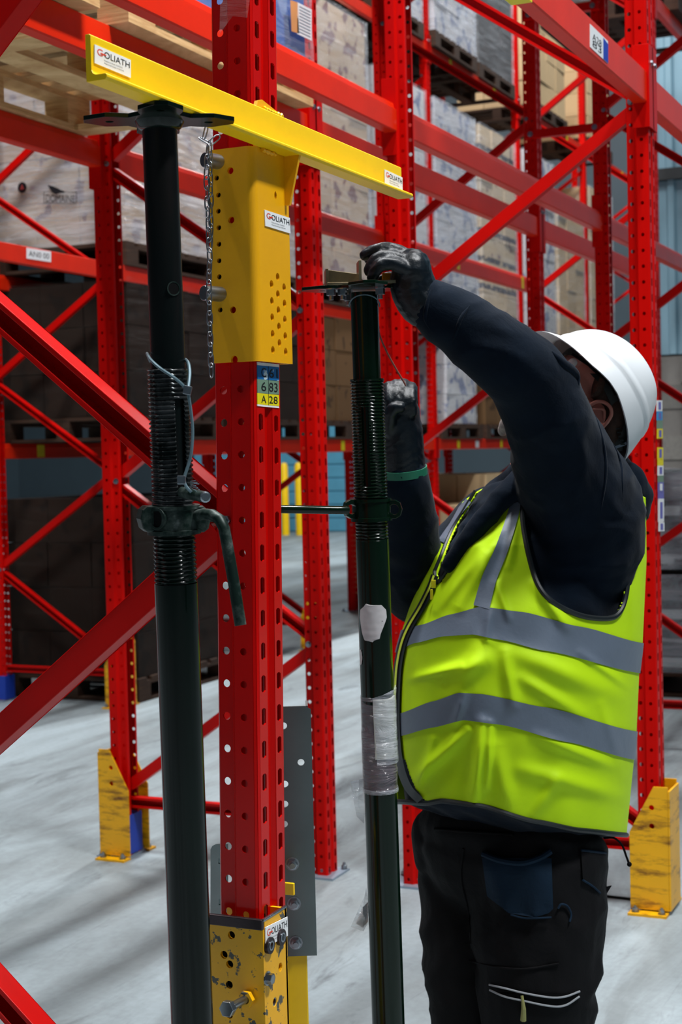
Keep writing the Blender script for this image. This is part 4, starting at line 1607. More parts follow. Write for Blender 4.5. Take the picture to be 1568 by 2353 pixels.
MB().tube([at(560, 1168, 2.68), at(646, 1170, 2.68), at(776, 1172, 2.69), at(800, 1172, 2.70)], 0.0074, 14).build('straight_handle', M['prop_right'], pr, smooth=True)
hp = ax.py(672)
ra = math.radians(4)
hx_ = (_r0 * math.cos(ra) + Vector((-math.sin(YAW), math.cos(YAW), 0)) * math.sin(ra))
hy_ = Vector((0, 0, 1)).cross(hx_)
hp = hp + Vector((0, 0, 0.004))
cross_plate(hp, hx_, hy_, Vector((0, 0, 1)), 0.112, 0.046, 0.030).build('head_plate', M['prop_right'], pr, bevel=0.001)
M['bare'] = plain('bare_fork_steel', (158, 146, 118), 0.3, 0.85, var=0.3, scale=14)
hp2 = hp + Vector((0, 0, 0.0065))
fx_, fy_ = hx_, hy_


def fork(x0, y0, sx, sy, h, lab):
    """bent bracket: foot plate and upright"""
    b = MB()
    o_ = hp2
    b.plate(o_, fx_, fy_, Vector((0, 0, 0.005)), [(x0, y0), (x0 + sx, y0), (x0 + sx, y0 + sy), (x0, y0 + sy)])
    return b


# U head: left angle with upright at its far edge, right U bracket near the hand
MB().plate(hp2 + fx_ * -0.068 + fy_ * -0.032, fx_, fy_, Vector((0, 0, 0.005)), [(0, 0), (0.068, 0), (0.068, 0.07), (0, 0.07)]).build('bracket_foot', M['bare'], pr, bevel=0.001)
MB().plate(hp2 + fx_ * -0.064 + fy_ * 0.030, fx_, Vector((0, 0, 1)), fy_ * 0.005, [(0, 0), (0.060, 0), (0.060, 0.026), (0, 0.035)]).build('bracket_upright', M['bare'], pr, bevel=0.001)
MB().plate(hp2 + fx_ * -0.069 + fy_ * -0.012, fy_, Vector((0, 0, 1)), fx_ * 0.005, [(0, 0), (0.046, 0), (0.046, 0.032), (0, 0.032)]).build('bracket_end', M['bare'], pr, bevel=0.001)
uo_ = hp2 + fx_ * -0.012 + fy_ * -0.040 + Vector((0, 0, 0.001))
ul_ = [(0, 0.0), (0.066, 0.0), (0.066, 0.006), (0.008, 0.006), (0.005, 0.009), (0.005, 0.042), (0, 0.042)]
MB().plate(uo_, fx_, Vector((0, 0, 1)), fy_ * 0.05, ul_).build('fork_bracket', M['bare'], pr, bevel=0.001)
MB().plate(uo_ + fx_ * 0.046 + fy_ * 0.045, fx_, Vector((0, 0, 1)), fy_ * 0.005, [(0, 0.0), (0.03, 0.0), (0.03, 0.022), (0, 0.024)]).build('fork_tab', M['sleeve'], pr, bevel=0.001)
for px, py in ((761, 668), (787, 670), (874, 664), (801, 688)):
    q = at(px, py, 2.70 if py < 680 else 2.80)
    q.z = hp.z
    b = MB().hexbolt(q, (0, 0, -1), 0.0085, 0.012, 0.008)
    b.build('hex_nut', M['steel'], pr)
# wire loop, torn stickers and tape
lo = []
lc = ax.py(700)
lx, ly = CR, CF
for i in range(15):
    t = PI * (-0.02 + 1.04 * i / 14)
    lo.append(lc + (CR * -math.cos(t) * 0.0275 - CF * math.sin(t) * 0.0275) + ax.d * (0.016 * math.sin(t) - 0.002))
MB().tube(lo, 0.0012, 6).build('wire_loop', M['wire'], pr, smooth=True)


def wrap_patch(y0, y1, pts, off, mat, name, n=14):
    """piece stuck round the tube; pts = outline in (angle from camera side in rad, 0..1 of height)"""
    a_, b_ = ax.py(y1), ax.py(y0)
    mb = MB()
    L = b_ - a_
    x = (CR - ax.d * CR.dot(ax.d)).normalized()
    y = x.cross(ax.d).normalized()
    if y.dot(CF) > 0:
        y = -y
    P2 = [Vector((p, q_, 0)) for p, q_ in pts]
    lo_, hi_ = min(p.x for p in P2), max(p.x for p in P2)
    # slice the outline into strips by scanning
    rows = 24
    cols = 16
    vs, fs, keep = [], [], {}

    def inside(px_, py_):
        c_ = False
        for i in range(len(pts)):
            (x1, y1_), (x2, y2_) = pts[i], pts[i - 1]
            if (y1_ > py_) != (y2_ > py_) and px_ < (x2 - x1) * (py_ - y1_) / (y2_ - y1_) + x1:
                c_ = not c_
        return c_
    for r in range(rows):
        q0, q1 = r / rows, (r + 1) / rows
        qm = (q0 + q1) / 2
        for qq in (q0, q1):
            pass
        xs = []
        for qq in (min(max(q0, 0.001), 0.999), min(max(q1, 0.001), 0.999)):
            cr_ = []
            for i in range(len(pts)):
                (x1, y1_), (x2, y2_) = pts[i], pts[i - 1]
                if (y1_ > qq) != (y2_ > qq):
                    cr_.append((x2 - x1) * (qq - y1_) / (y2_ - y1_) + x1)
            xs.append((min(cr_), max(cr_)) if cr_ else None)
        if xs[0] is None or xs[1] is None:
            continue
        base = len(vs)
        for (l_, h_), qq in zip(xs, (q0, q1)):
            for c_ in range(cols + 1):
                t = l_ + (h_ - l_) * c_ / cols
                rr = 0.0302 + off + off * 0.5 * noise.noise(Vector((t * 3, qq * 7, y0)))
                vs.append(a_ + L * qq + (x * math.sin(t) + y * math.cos(t)) * rr)
        for c_ in range(cols):
            fs.append((base + c_, base + c_ + 1, base + cols + 2 + c_, base + cols + 1 + c_))
    mb.add(vs, fs)
    o_ = mb.build(name, mat, pr, smooth=True, auto=70)
    return o_


M['paper'] = chipped('torn_paper', (200, 196, 198), (120, 116, 118), 0.66, 40, 0.7, stretch=(1, 1, 1))
wrap_patch(1383, 1470, [(-0.75, 0.05), (-0.95, 0.3), (-1.1, 0.62), (-1.0, 0.85), (-0.75, 0.9), (-0.55, 1.0), (-0.2, 0.94), (0.4, 0.96), (0.72, 0.82), (0.75, 0.62), (0.5, 0.4), (0.3, 0.22), (0.2, 0.05), (0.0, 0.1), (-0.2, 0.0), (-0.4, 0.12), (-0.6, 0.02)], 0.0008, M['paper'], 'torn_sticker')
wrap_patch(1488, 1525, [(-1.3, 0.1), (-1.2, 0.6), (-1.3, 0.9), (-1.05, 1.0), (-0.95, 0.5), (-1.05, 0.1), (-1.15, 0.0)], 0.0010, M['paper'], 'torn_sticker')
tape_m = film('grey_stretch_tape', 0.36, (150, 140, 150), 0.14, 0.7)
wrap_patch(1597, 1815, [(-2.2, 0.0), (2.2, 0.0), (2.2, 0.93), (0.3, 0.95), (0.0, 1.0), (-2.2, 1.0)], 0.0014, tape_m, 'stretch_tape', 30)
wrap_patch(1660, 1790, [(-2.0, 0.0), (1.8, 0.0), (1.8, 0.2), (0.2, 0.35), (-0.2, 0.86), (-2.0, 0.9)], 0.0019, tape_m, 'stretch_tape', 30)
wrap_patch(1808, 1818, [(-2.2, 0.0), (2.2, 0.0), (2.2, 1.0), (-2.2, 1.0)], 0.0024, M['film_heavy'], 'tape_edge')
doc = wrap_patch(1596, 1743, [(-0.25, 0.02), (1.35, 0.02), (1.35, 1.0), (-0.3, 0.96)], 0.0026, plain('delivery_note_paper', (196, 198, 190), 0.6), 'delivery_note')
wrap_patch(1575, 1750, [(-0.15, 0.0), (1.75, 0.0), (1.75, 1.0), (0.0, 0.90), (-0.3, 0.88)], 0.0040, M['film_heavy'], 'document_pouch')
nb = MB()


def cyl_text(body, y0, x0, w, h):
    """letters wrapped round the tube"""
    if body not in TXT:
        TXT[body] = text_mesh(body)
    vs, fs = TXT[body]
    x = (CR - ax.d * CR.dot(ax.d)).normalized()
    y = x.cross(ax.d).normalized()
    if y.dot(CF) > 0:
        y = -y
    a_ = ax.py(y0)
    nb.add([a_ + ax.d * (q * h) + (x * math.sin(x0 + p * w) + y * math.cos(x0 + p * w)) * 0.0335 for p, q in vs], fs)


cyl_text('NORE 090 11', 1692, 0.0, 0.55, 0.0035)
cyl_text('25 9/16', 1703, 0.0, 0.45, 0.0035)
cyl_text('SA', 1715, 0.95, 0.30, 0.010)
cyl_text('00000', 1727, 1.0, 0.3, 0.004)
nb.build('black_print', M['ink'], doc)


def scrap(name, outl, d, mat, bul=0.01):
    b = MB()
    c_ = sum((Vector((x_, y_, 0)) for x_, y_ in outl), Vector()) / len(outl)
    vs = [at(c_.x, c_.y, d - bul)]
    n_ = len(outl)
    for r_ in (0.5, 1.0):
        for i, (x_, y_) in enumerate(outl):
            X_ = c_.x + (x_ - c_.x) * r_
            Y_ = c_.y + (y_ - c_.y) * r_
            vs.append(at(X_, Y_, d - bul * (1 - r_) + 0.006 * math.sin(i * 2.1 + r_ * 3)))
    fs = [(0, 1 + i, 1 + (i + 1) % n_) for i in range(n_)] + [(1 + i, 1 + n_ + i, 1 + n_ + (i + 1) % n_, 1 + (i + 1) % n_) for i in range(n_)]
    b.add(vs, fs)
    return b.build(name, mat, pr, smooth=True)


clear = film('clear_plastic', 0.4, (200, 215, 228), 0.1, 0.6)
scrap('plastic_scrap', [(840, 1788), (825, 1792), (806, 1796), (808, 1815), (815, 1850), (820, 1876), (836, 1892), (842, 1850)], 2.80, clear)
scrap('plastic_scrap', [(842, 2040), (838, 2060), (815, 2110), (806, 2130), (836, 2140), (846, 2120), (848, 2080)], 2.82, clear)
scrap('printed_scrap', [(846, 2072), (834, 2085), (818, 2122), (834, 2132), (846, 2118)], 2.825, M['paper'])
scrap('plastic_scrap', [(898, 1738), (915, 1750), (906, 1760), (897, 1754)], 2.79, clear, 0.004)
MB().box(ax.z(0).x - .07, ax.z(0).x + .07, ax.z(0).y - .07, ax.z(0).y + .07, 0.0, 0.007).build('base_plate', M['prop_right'], pr)
# strap from the prop to the raised fist
st = thing('strap', 'thin brown strap running from the right prop to the gloved fist', 'strap', at(875, 770, 2.76))
MB().tube(spl([at(868, 735, 2.75), at(873, 770, 2.75), at(890, 810, 2.80), at(912, 850, 2.86), at(932, 885, 2.93), at(936, 905, 2.95)]), 0.0028, 8, sq=0.35).build('webbing', plain('brown_webbing', (120, 62, 50), 0.7), st, smooth=True)

# ------------------------------------------------------------------ the man
from mathutils.bvhtree import BVHTree


def cloth(name, rgb, rough=0.85, sheen=0.0, var=0.15, scale=9, bump=0.25, bscale=22, spec=0.25):
    k = NT(name)
    v = k.coord()
    c = lin(rgb)
    f = k.noise(v, scale, 4)
    k.set(color=k.ramp(f, [(0.3, tuple(x * (1 - var) for x in c[:3])), (0.7, tuple(min(1, x * (1 + var)) for x in c[:3]))]), rough=rough, spec=spec, sheen=sheen)
    if bump:
        k.bump(k.noise(v, bscale, 5, 0.6, 0.4), bump, 0.012)
    return k.m


M['hoodie'] = cloth('navy_hoodie', (5, 17, 30), 0.85, 0.05, 0.2, 12, 0.25, 16, 0.08)
M['trouser'] = cloth('black_trouser', (17, 17, 19), 0.75, 0.0, 0.25, 9, 0.4, 14, 0.12)
M['trouser_navy'] = cloth('navy_pocket_cloth', (18, 38, 56), 0.75, 0.0, 0.2, 9, 0.3, 20, 0.15)  # bluer, paler cloth of the holster pocket, flap and seams
M['hivis'] = cloth('fluorescent_yellow', (190, 232, 10), 0.65, 0.0, 0.05, 5, 0.10, 12)
M['reflect'] = cloth('reflective_grey', (100, 112, 128), 0.42, 0.0, 0.08, 7, 0.15, 14, 0.5)
M['pipe'] = plain('black_piping', (10, 20, 24), 0.5)
M['glove'] = plain('black_coated_glove', (7, 17, 24), 0.38, var=0.3, scale=30, bump=0.25, spec=0.28)
M['skin'] = plain('skin', (196, 128, 112), 0.5, var=0.08, scale=12)
M['hair'] = plain('dark_brown_hair', (66, 42, 30), 0.7, var=0.4, scale=60, bump=0.6)
M['beard'] = plain('greying_beard', (170, 158, 152), 0.75, var=0.3, scale=80, bump=0.5)
M['helmet'] = chipped('white_helmet_shell', (208, 214, 218), (128, 134, 138), 0.70, 34, 0.32, stretch=(1, 1, 0.6), var=0.02)
M['strap'] = plain('dark_harness', (22, 28, 26), 0.5)
M['band_green'] = plain('green_cuff', (8, 96, 72), 0.6)


def apply_mods(name, me, mods):
    """evaluates modifiers on a mesh and returns the result"""
    o = bpy.data.objects.new('tmp', me)
    COL.objects.link(o)
    for typ, kw in mods:
        m = o.modifiers.new(typ, typ)
        for k_, v_ in kw.items():
            setattr(m, k_, v_)
    dg = bpy.context.evaluated_depsgraph_get()
    r = bpy.data.meshes.new_from_object(o.evaluated_get(dg))
    bpy.data.objects.remove(o)
    bpy.data.meshes.remove(me)
    r.name = name
    r.polygons.foreach_set('use_smooth', [True] * len(r.polygons))
    return r


def ball(mb, c, r, ax3=None, n=14):
    """ellipsoid; r scalar or three radii along ax3"""
    c = Vector(c)
    if not hasattr(r, '__len__'):
        r = (r, r, r)
    X, Y, Z_ = ax3 if ax3 else (Vector((1, 0, 0)), Vector((0, 1, 0)), Vector((0, 0, 1)))
    vs = [c + Z_ * r[2]]
    m = n // 2
    for i in range(1, m):
        a = PI * i / m
        for k in range(n):
            b = 2 * PI * k / n
            vs.append(c + Z_ * (r[2] * math.cos(a)) + X * (r[0] * math.sin(a) * math.cos(b)) + Y * (r[1] * math.sin(a) * math.sin(b)))
    vs.append(c - Z_ * r[2])
    fs = [(0, 1 + k, 1 + (k + 1) % n) for k in range(n)]
    for i in range(m - 2):
        for k in range(n):
            a, b = 1 + i * n + k, 1 + i * n + (k + 1) % n
            fs.append((a, a + n, b + n, b))
    e = len(vs) - 1
    s = 1 + (m - 2) * n
    fs += [(s + k, e, s + (k + 1) % n) for k in range(n)]
    mb.add(vs, fs)


def limb(mb, pts, n=16):
    """tapering limb through (point, radius) pairs"""
    P = [Vector(p) for p, r in pts]
    R = [r for p, r in pts]
    S = spl(P, 6)
    RR = []
    for i in range(len(P) - 1):
        for j in range(6):
            RR.append(R[i] + (R[i + 1] - R[i]) * j / 6)
    RR.append(R[-1])
    mb.tube(S, RR, n)
    ball(mb, P[0], R[0])
    ball(mb, P[-1], R[-1])


def blob(name, mb, vox, smooth=6, fac=0.5, wr=None):
    me = mb.mesh('tmp')
    me = apply_mods(name, me, [('REMESH', dict(mode='VOXEL', voxel_size=vox)), ('SMOOTH', dict(iterations=smooth, factor=fac))])
    if wr:
        amp, sc = wr
        ns = [v.normal.copy() for v in me.vertices]
        for v, n_ in zip(me.vertices, ns):
            p = v.co
            q = Vector((p.x * sc, p.y * sc, p.z * sc * 1.5))
            w = noise.noise(q + Vector((noise.noise(q * 0.6), 0, noise.noise(q * 0.7 + Vector((5, 1, 2))))) * 1.2)
            v.co = p + n_ * (amp * (1 - 2.2 * abs(w)))
        me.update()
    return me


def bvh_of(me):
    return BVHTree.FromPolygons([v.co for v in me.vertices], [tuple(p.vertices) for p in me.polygons])


def cast(bv, px, py, off=0.0):
    d = ray(px, py).normalized()
    h, n_, i_, t_ = bv.ray_cast(CC, d)
    if h is None:
        return None
    return h - d * off


man = thing('person', 'man in white helmet, navy hoodie and yellow hi-vis vest reaching up to the prop', 'person', (0, 0, 0))
SD = 3.15

# ---- torso surface: key rows given by their outline
KEY = [  # (curve y(x)), left, right, half depth front, half depth back, centre depth
    ([(1040, 1165), (1120, 1112), (1200, 1092), (1320, 1085), (1420, 1100), (1490, 1140)], 1075, 1478, 0.135, 0.13, 3.17),
    ([(985, 1285), (1100, 1255), (1300, 1250), (1475, 1285)], 988, 1480, 0.215, 0.19, 3.16),
    ([(930, 1448), (975, 1436), (1040, 1412), (1110, 1394), (1200, 1406), (1330, 1440), (1470, 1478)], 931, 1471, 0.245, 0.20, 3.15),
    ([(915, 1500), (960, 1478), (1025, 1462), (1090, 1458), (1150, 1470), (1250, 1495), (1463, 1547)], 917, 1463, 0.255, 0.20, 3.15),
    ([(900, 1648), (925, 1640), (1000, 1612), (1060, 1592), (1110, 1595), (1250, 1625), (1456, 1681)], 905, 1457, 0.265, 0.20, 3.15),
    ([(905, 1700), (925, 1692), (1000, 1672), (1070, 1655), (1150, 1665), (1300, 1705), (1450, 1746)], 908, 1451, 0.262, 0.20, 3.15),
    ([(920, 1842), (985, 1846), (1020, 1840), (1100, 1850), (1230, 1888), (1330, 1908), (1434, 1919)], 920, 1434, 0.245, 0.20, 3.15),
]
RIDGES = [((1110, 1660), (1092, 1835), 15, 0.022), ((960, 1790), (1075, 1680), 15, 0.018), ((1050, 1600), (1120, 1480), 26, 0.016), ((1140, 1720), (1170, 1860), 22, 0.012),
          ((1180, 1500), (1420, 1600), 24, 0.011), ((1000, 1560), (1120, 1520), 20, 0.013), ((1200, 1770), (1420, 1830), 20, 0.012), ((1060, 1390), (1180, 1180), 16, 0.014),
          ((1010, 1400), (1110, 1270), 14, 0.014), ((1440, 1250), (1452, 1480), 9, 0.008), ((1300, 1440), (1230, 1340), 14, 0.013), ((1180, 1620), (1160, 1500), 14, 0.011),
          ((950, 1560), (1060, 1530), 10, 0.010), ((1200, 1560), (1330, 1640), 16, 0.010), ((1230, 1690), (1400, 1760), 14, 0.010), ((1130, 1660), (1120, 1810), 8, 0.012),
          ((1000, 1700), (960, 1830), 10, 0.010), ((1280, 1790), (1230, 1870), 14, 0.010), ((1330, 1500), (1440, 1580), 10, 0.008), ((1145, 1340), (1170, 1420), 8, 0.008),
          ((1070, 1600), (1050, 1660), 10, 0.010), ((1130, 1400), (1120, 1470), 9, 0.009), ((1170, 1300), (1190, 1200), 10, 0.009), ((1380, 1620), (1430, 1790), 12, 0.008)]


def ycurve(cv, x):
    if x <= cv[0][0]:
        return cv[0][1]
    for (a, b), (c, d) in zip(cv, cv[1:]):
        if x <= c:
            t = (x - a) / (c - a)
            t = t * t * (3 - 2 * t) * 0.4 + t * 0.6
            return b + (d - b) * t
    return cv[-1][1]


def keyrow(t):
    i = min(int(t), len(KEY) - 2)
    f = t - i
    a, b = KEY[i], KEY[i + 1]
    return [a[j] + (b[j] - a[j]) * f for j in range(1, 6)], (a[0], b[0], f)


def torso(t, c, back=False, off=0.0):
    """surface point: row t, c = -1..1 across the picture"""
    (l, r, bf, bb, dc), (ca, cb, f) = keyrow(t)
    xc, a = (l + r) / 2, (r - l) / 2
    x = xc + a * c
    y = ycurve(ca, x) * (1 - f) + ycurve(cb, x) * f
    e = max(0.0, 1 - abs(c) ** 2.3) ** (1 / 2.0)
    if back:
        d = dc + (bb + off) * e
        return at(x + off * 1100 * c, y, d)
    w = 0.0
    for (x0, y0), (x1, y1), wd, am in RIDGES:
        dx, dy = x1 - x0, y1 - y0
        L2 = dx * dx + dy * dy
        s = max(0.0, min(1.0, ((x - x0) * dx + (y - y0) * dy) / L2))
        q = math.hypot(x - x0 - dx * s, y - y0 - dy * s) / wd
        if q < 3:
            w += am * math.exp(-q * q) * math.sin(PI * (0.15 + 0.7 * s))
    w += 0.006 * noise.noise(Vector((x * 0.013, y * 0.010, 3)))
    d = dc - (bf + off) * e - w * min(1.0, e * 1.6)
    return at(x + off * 1100 * c, y, d)


def torso_t(px, py):
    lo, hi = 0.0, len(KEY) - 1.0
    for _ in range(40):
        m = (lo + hi) / 2
        _, (ca, cb, f) = keyrow(m)
        y = ycurve(ca, px) * (1 - f) + ycurve(cb, px) * f
        if y < py:
            lo = m
        else:
            hi = m
    return (lo + hi) / 2


def on_torso(px, py, off=0.004):
    t = torso_t(px, py)
    (l, r, *_), _ = keyrow(t)
    c = max(-0.999, min(0.999, (px - (l + r) / 2) / ((r - l) / 2)))
    return torso(t, c, False, off)


def inpoly(pts, x, y):
    c = False
    for i in range(len(pts)):
        (x1, y1), (x2, y2) = pts[i], pts[i - 1]
        if (y1 > y) != (y2 > y) and x < (x2 - x1) * (y - y1) / (y2 - y1) + x1:
            c = not c
    return c


ARM = [(1208, 1105), (1204, 1150), (1203, 1195), (1210, 1245), (1222, 1300), (1237, 1345), (1262, 1378), (1300, 1402), (1345, 1418), (1395, 1421), (1418, 1408), (1432, 1375), (1441, 1310), (1450, 1240), (1458, 1185), (1463, 1150)]


def grow(pts, d):
    cx = sum(p[0] for p in pts) / len(pts)
    cy = sum(p[1] for p in pts) / len(pts)
    return [(x + (x - cx) / math.hypot(x - cx, y - cy) * d, y + (y - cy) / math.hypot(x - cx, y - cy) * d) for x, y in pts]


ARMP = grow(ARM + [(1470, 1060), (1208, 1060)], 4.0)
VEE = [(1100, 1128), (1074, 1172), (1052, 1208), (1036, 1240), (1022, 1275), (1011, 1302), (1006, 1318), (1013, 1338), (1040, 1300), (1075, 1258), (1115, 1208), (1155, 1160), (1196, 1112)]
VEEP = grow(VEE + [(1230, 1040), (1120, 1040)], 4.0)


CORNER = [(890, 1742), (932, 1745), (942, 1780), (955, 1812), (972, 1834), (990, 1849), (990, 1905), (890, 1905)]


def torso_grid(t0, t1, nr, nc, off, skip=None, front_only=False, c0=-1.0, c1=1.0):
    mb = MB()
    cols = []
    for k in range(nc + 1):
        a = PI * k / nc
        cols.append((-math.cos(a) * 1.0, False))
    if not front_only:
        for k in range(1, nc // 2):
            a = PI * k / (nc // 2)
            cols.append((math.cos(a), True))
    m = len(cols)
    vs = []
    for r in range(nr + 1):
        t = t0 + (t1 - t0) * r / nr
        for c, b in cols:
            vs.append(torso(t, c, b, off))
    fs = []
    for r in range(nr):
        for k in range(m - 1 if front_only else m):
            l = (k + 1) % m
            q = (r * m + k, (r + 1) * m + k, (r + 1) * m + l, r * m + l)
            if skip:
                ce = (vs[q[0]] + vs[q[1]] + vs[q[2]] + vs[q[3]]) / 4
                if skip(ce, cols[k][1]):
                    continue
            fs.append(q)
    mb.add(vs, fs)
    return mb, m


def vest_skip(p, back):
    x, y = pix(p)
    if back:
        return False
    return inpoly(ARMP, x, y) or inpoly(VEEP, x, y) or inpoly(CORNER, x, y)


mb, m_ = torso_grid(0.06, 6.0, 300, 240, 0.006, vest_skip)
vest = mb.build('hi_vis_vest', M['hivis'], man, smooth=True, auto=180)
so = vest.modifiers.new('solid', 'SOLIDIFY')
so.thickness = 0.003
so.offset = -1
for t0, t1 in ((2.0, 3.0), (4.0, 5.0)):
    mb, m_ = torso_grid(t0, t1, 16, 220, 0.0085)
    mb.build('reflective_band', M['reflect'], vest, smooth=True, auto=180)


def ribbon(pts, w, mat, name, parent, off=0.010, n=6, wfun=None):
    """strip on the torso following picture points"""
    S = spl([Vector((x, y, 0)) for x, y in pts], n)
    mb = MB()
    vs = []
    for i, p in enumerate(S):
        t = (S[min(i + 1, len(S) - 1)] - S[max(i - 1, 0)]).normalized()
        nn = Vector((-t.y, t.x, 0))
        ww = w if wfun is None else w * wfun(i / (len(S) - 1))
        for q in (-1, -0.33, 0.33, 1):
            vs.append(on_torso(p.x + nn.x * ww / 2 * q, p.y + nn.y * ww / 2 * q, off))
    fs = [(i * 4 + k, i * 4 + k + 1, i * 4 + 5 + k, i * 4 + 4 + k) for i in range(len(S) - 1) for k in range(3)]
    mb.add(vs, fs)
    return mb.build(name, mat, parent, smooth=True, auto=180)


ribbon([(1199, 1118), (1180, 1190), (1155, 1265), (1128, 1330), (1110, 1395)], 34, M['reflect'], 'reflective_strip', vest, 0.009, 8, lambda t: 0.62 + 0.45 * t)
ribbon([(1086, 1150), (1060, 1182), (1038, 1216), (1024, 1244)], 14, M['reflect'], 'reflective_strip', vest, 0.009)
MB().tube([on_torso(x, y, 0.006) for x, y in [(p.x, p.y) for p in spl([Vector((x, y, 0)) for x, y in ARM], 5)]], 0.0056, 8).build('armhole_piping', M['pipe'], vest, smooth=True)
MB().tube([on_torso(x, y, 0.006) for x, y in [(p.x, p.y) for p in spl([Vector((x, y, 0)) for x, y in VEE], 5)]], 0.0050, 8).build('neck_piping', M['pipe'], vest, smooth=True)
hp_ = [torso(6.0, -math.cos(PI * k / 80), False, 0.006) for k in range(81)]
hb_ = [torso(6.0, math.cos(PI * k / 40), True, 0.006) for k in range(1, 40)]
MB().tube(hp_ + hb_, 0.0052, 8, closed=True).build('hem_piping', M['pipe'], vest, smooth=True)
ZIP = [(1010, 1322), (1000, 1350), (978, 1395), (952, 1440), (936, 1480), (926, 1530), (922, 1590), (921, 1650), (923, 1700), (928, 1745), (938, 1785), (952, 1815), (975, 1840)]
ribbon(ZIP, 17, M['pipe'], 'zip_tape', vest, 0.011, 6)
ribbon(ZIP[:9], 4.5, plain('yellow_zip_teeth', (206, 226, 60), 0.5), 'zip_teeth', vest, 0.0135, 6)
q = on_torso(1011, 1342, 0.016)
zp = MB()
zp.obb(q, CR * 0.0045, CU * 0.008, CF * 0.002)
zp.build('zip_slider', M['lbl_yellow'], vest, bevel=0.001)
MB().obb(on_torso(1008, 1366, 0.018), CR * 0.0028, CU * 0.010, CF * 0.0012).build('zip_pull', M['lbl_yellow'], vest, bevel=0.001)

# ---- hoodie: one continuous surface of torso, arms and hood
def tgrid_closed(t0, t1, off):
    mb, m = torso_grid(t0, t1, 40, 60, off)
    n0 = sum((Vector(p) for p in mb.v[:m]), Vector()) / m
    n1 = sum((Vector(p) for p in mb.v[-m:]), Vector()) / m
    e = len(mb.v)
    mb.v += [tuple(n0), tuple(n1 - Vector((0, 0, 0.055)))]
    r = e - m
    mb.f += [(e, k, (k + 1) % m) for k in range(m)]
    mb.f += [(e + 1, r + (k + 1) % m, r + k) for k in range(m)]
    return mb


hb = tgrid_closed(0.0, 6.0, -0.014)
limb(hb, [(at(985, 700, 2.735), .044), (at(1012, 716, 2.74), .051), (at(1062, 748, 2.75), .057), (at(1120, 792, 2.76), .064), (at(1176, 836, 2.78), .069), (at(1218, 874, 2.81), .074), (at(1252, 938, 2.85), .080),
          (at(1276, 1008, 2.90), .088), (at(1304, 1085, 2.96), .101), (at(1338, 1170, 3.03), .122), (at(1335, 1255, 3.07), .125)], 20)
limb(hb, [(at(1140, 1215, 3.36), .095), (at(1040, 1300, 3.34), .078), (at(962, 1362, 3.24), .070), (at(948, 1300, 3.15), .066), (at(940, 1210, 3.07), .059), (at(933, 1130, 3.01), .051), (at(928, 1085, 2.985), .045)], 18)
limb(hb, [(at(1034, 1298, 2.995), .014), (at(1088, 1225, 2.99), .018), (at(1150, 1150, 2.995), .022), (at(1205, 1092, 3.02), .026)], 10)
limb(hb, [(at(1050, 1262, 3.07), .016), (at(1088, 1200, 3.09), .019), (at(1135, 1135, 3.12), .021), (at(1195, 1085, 3.15), .026)], 10)
for x, y, d, r in ((1432, 1118, 3.19, .052), (1452, 1140, 3.20, .044), (1400, 1088, 3.22, .05), (1445, 1165, 3.2, .045), (1330, 1090, 3.25, .075), (1250, 1110, 3.2, .075), (1300, 1120, 3.15, .085)):
    ball(hb, at(x, y, d), r)
hood = blob('hoodie', hb, 0.0065, 4, 0.5, (0.0045, 9.0))
hoodie = link('hoodie', hood, M['hoodie'], man)
hbv = bvh_of(hood)
# seam of the cuff and elbow folds
for pts, r in (([(996, 655), (984, 690), (978, 730), (990, 758)], 0.004), ([(1268, 808), (1288, 830), (1322, 858), (1330, 885)], 0.009), ([(1080, 702), (1058, 735), (1040, 790)], 0.004),
               ([(1348, 905), (1380, 990), (1392, 1080), (1380, 1180)], 0.004), ([(1395, 990), (1425, 1060), (1432, 1140)], 0.004)):
    pp = [cast(hbv, p.x, p.y, -r * 0.25) for p in spl([Vector((x, y, 0)) for x, y in pts], 5)]
    pp = [p for p in pp if p is not None]
    if len(pp) > 3:
        MB().tube(pp, [r * math.sin(PI * (0.08 + 0.84 * i / (len(pp) - 1))) for i in range(len(pp))], 10).build('cloth_fold', M['hoodie'], hoodie, smooth=True)

# ---- trousers
tb = MB()
ball(tb, at(1178, 1945, 3.16), (0.186, 0.16, 0.15), (CR, CF, CU), 20)
ball(tb, at(1178, 1885, 3.16), (0.19, 0.17, 0.10), (CR, CF, CU), 20)


def down(px, py, d, z):
    p = at(px, py, d)
    return Vector((p.x, p.y, z))


ankN, ankF = down(1255, 2350, 3.08, 0.13), down(1098, 2350, 3.24, 0.13)
limb(tb, [(at(1235, 1985, 3.09), .142), (at(1236, 2070, 3.08), .134), (at(1236, 2160, 3.07), .130), (at(1236, 2250, 3.06), .120), (at(1238, 2350, 3.07), .110), (down(1246, 2350, 3.08, 0.26), .098), (ankN, .088)], 20)
limb(tb, [(at(1095, 1985, 3.24), .120), (at(1082, 2080, 3.23), .105), (at(1083, 2200, 3.21), .100), (at(1090, 2300, 3.20), .090), (at(1096, 2380, 3.21), .088), (down(1098, 2350, 3.23, 0.26), .084), (ankF, .076)], 18)
ball(tb, at(1345, 2205, 3.04), (0.036, 0.04, 0.05), (CR, CF, CU))
ball(tb, at(1352, 1985, 3.08), (0.035, 0.05, 0.07), (CR, CF, CU))
ball(tb, at(972, 1935, 3.2), (0.018, 0.05, 0.06), (CR, CF, CU))
trm = blob('trousers', tb, 0.0075, 5, 0.5, (0.008, 6.5))
trousers = link('trousers', trm, M['trouser'], man)
tbv = bvh_of(trm)


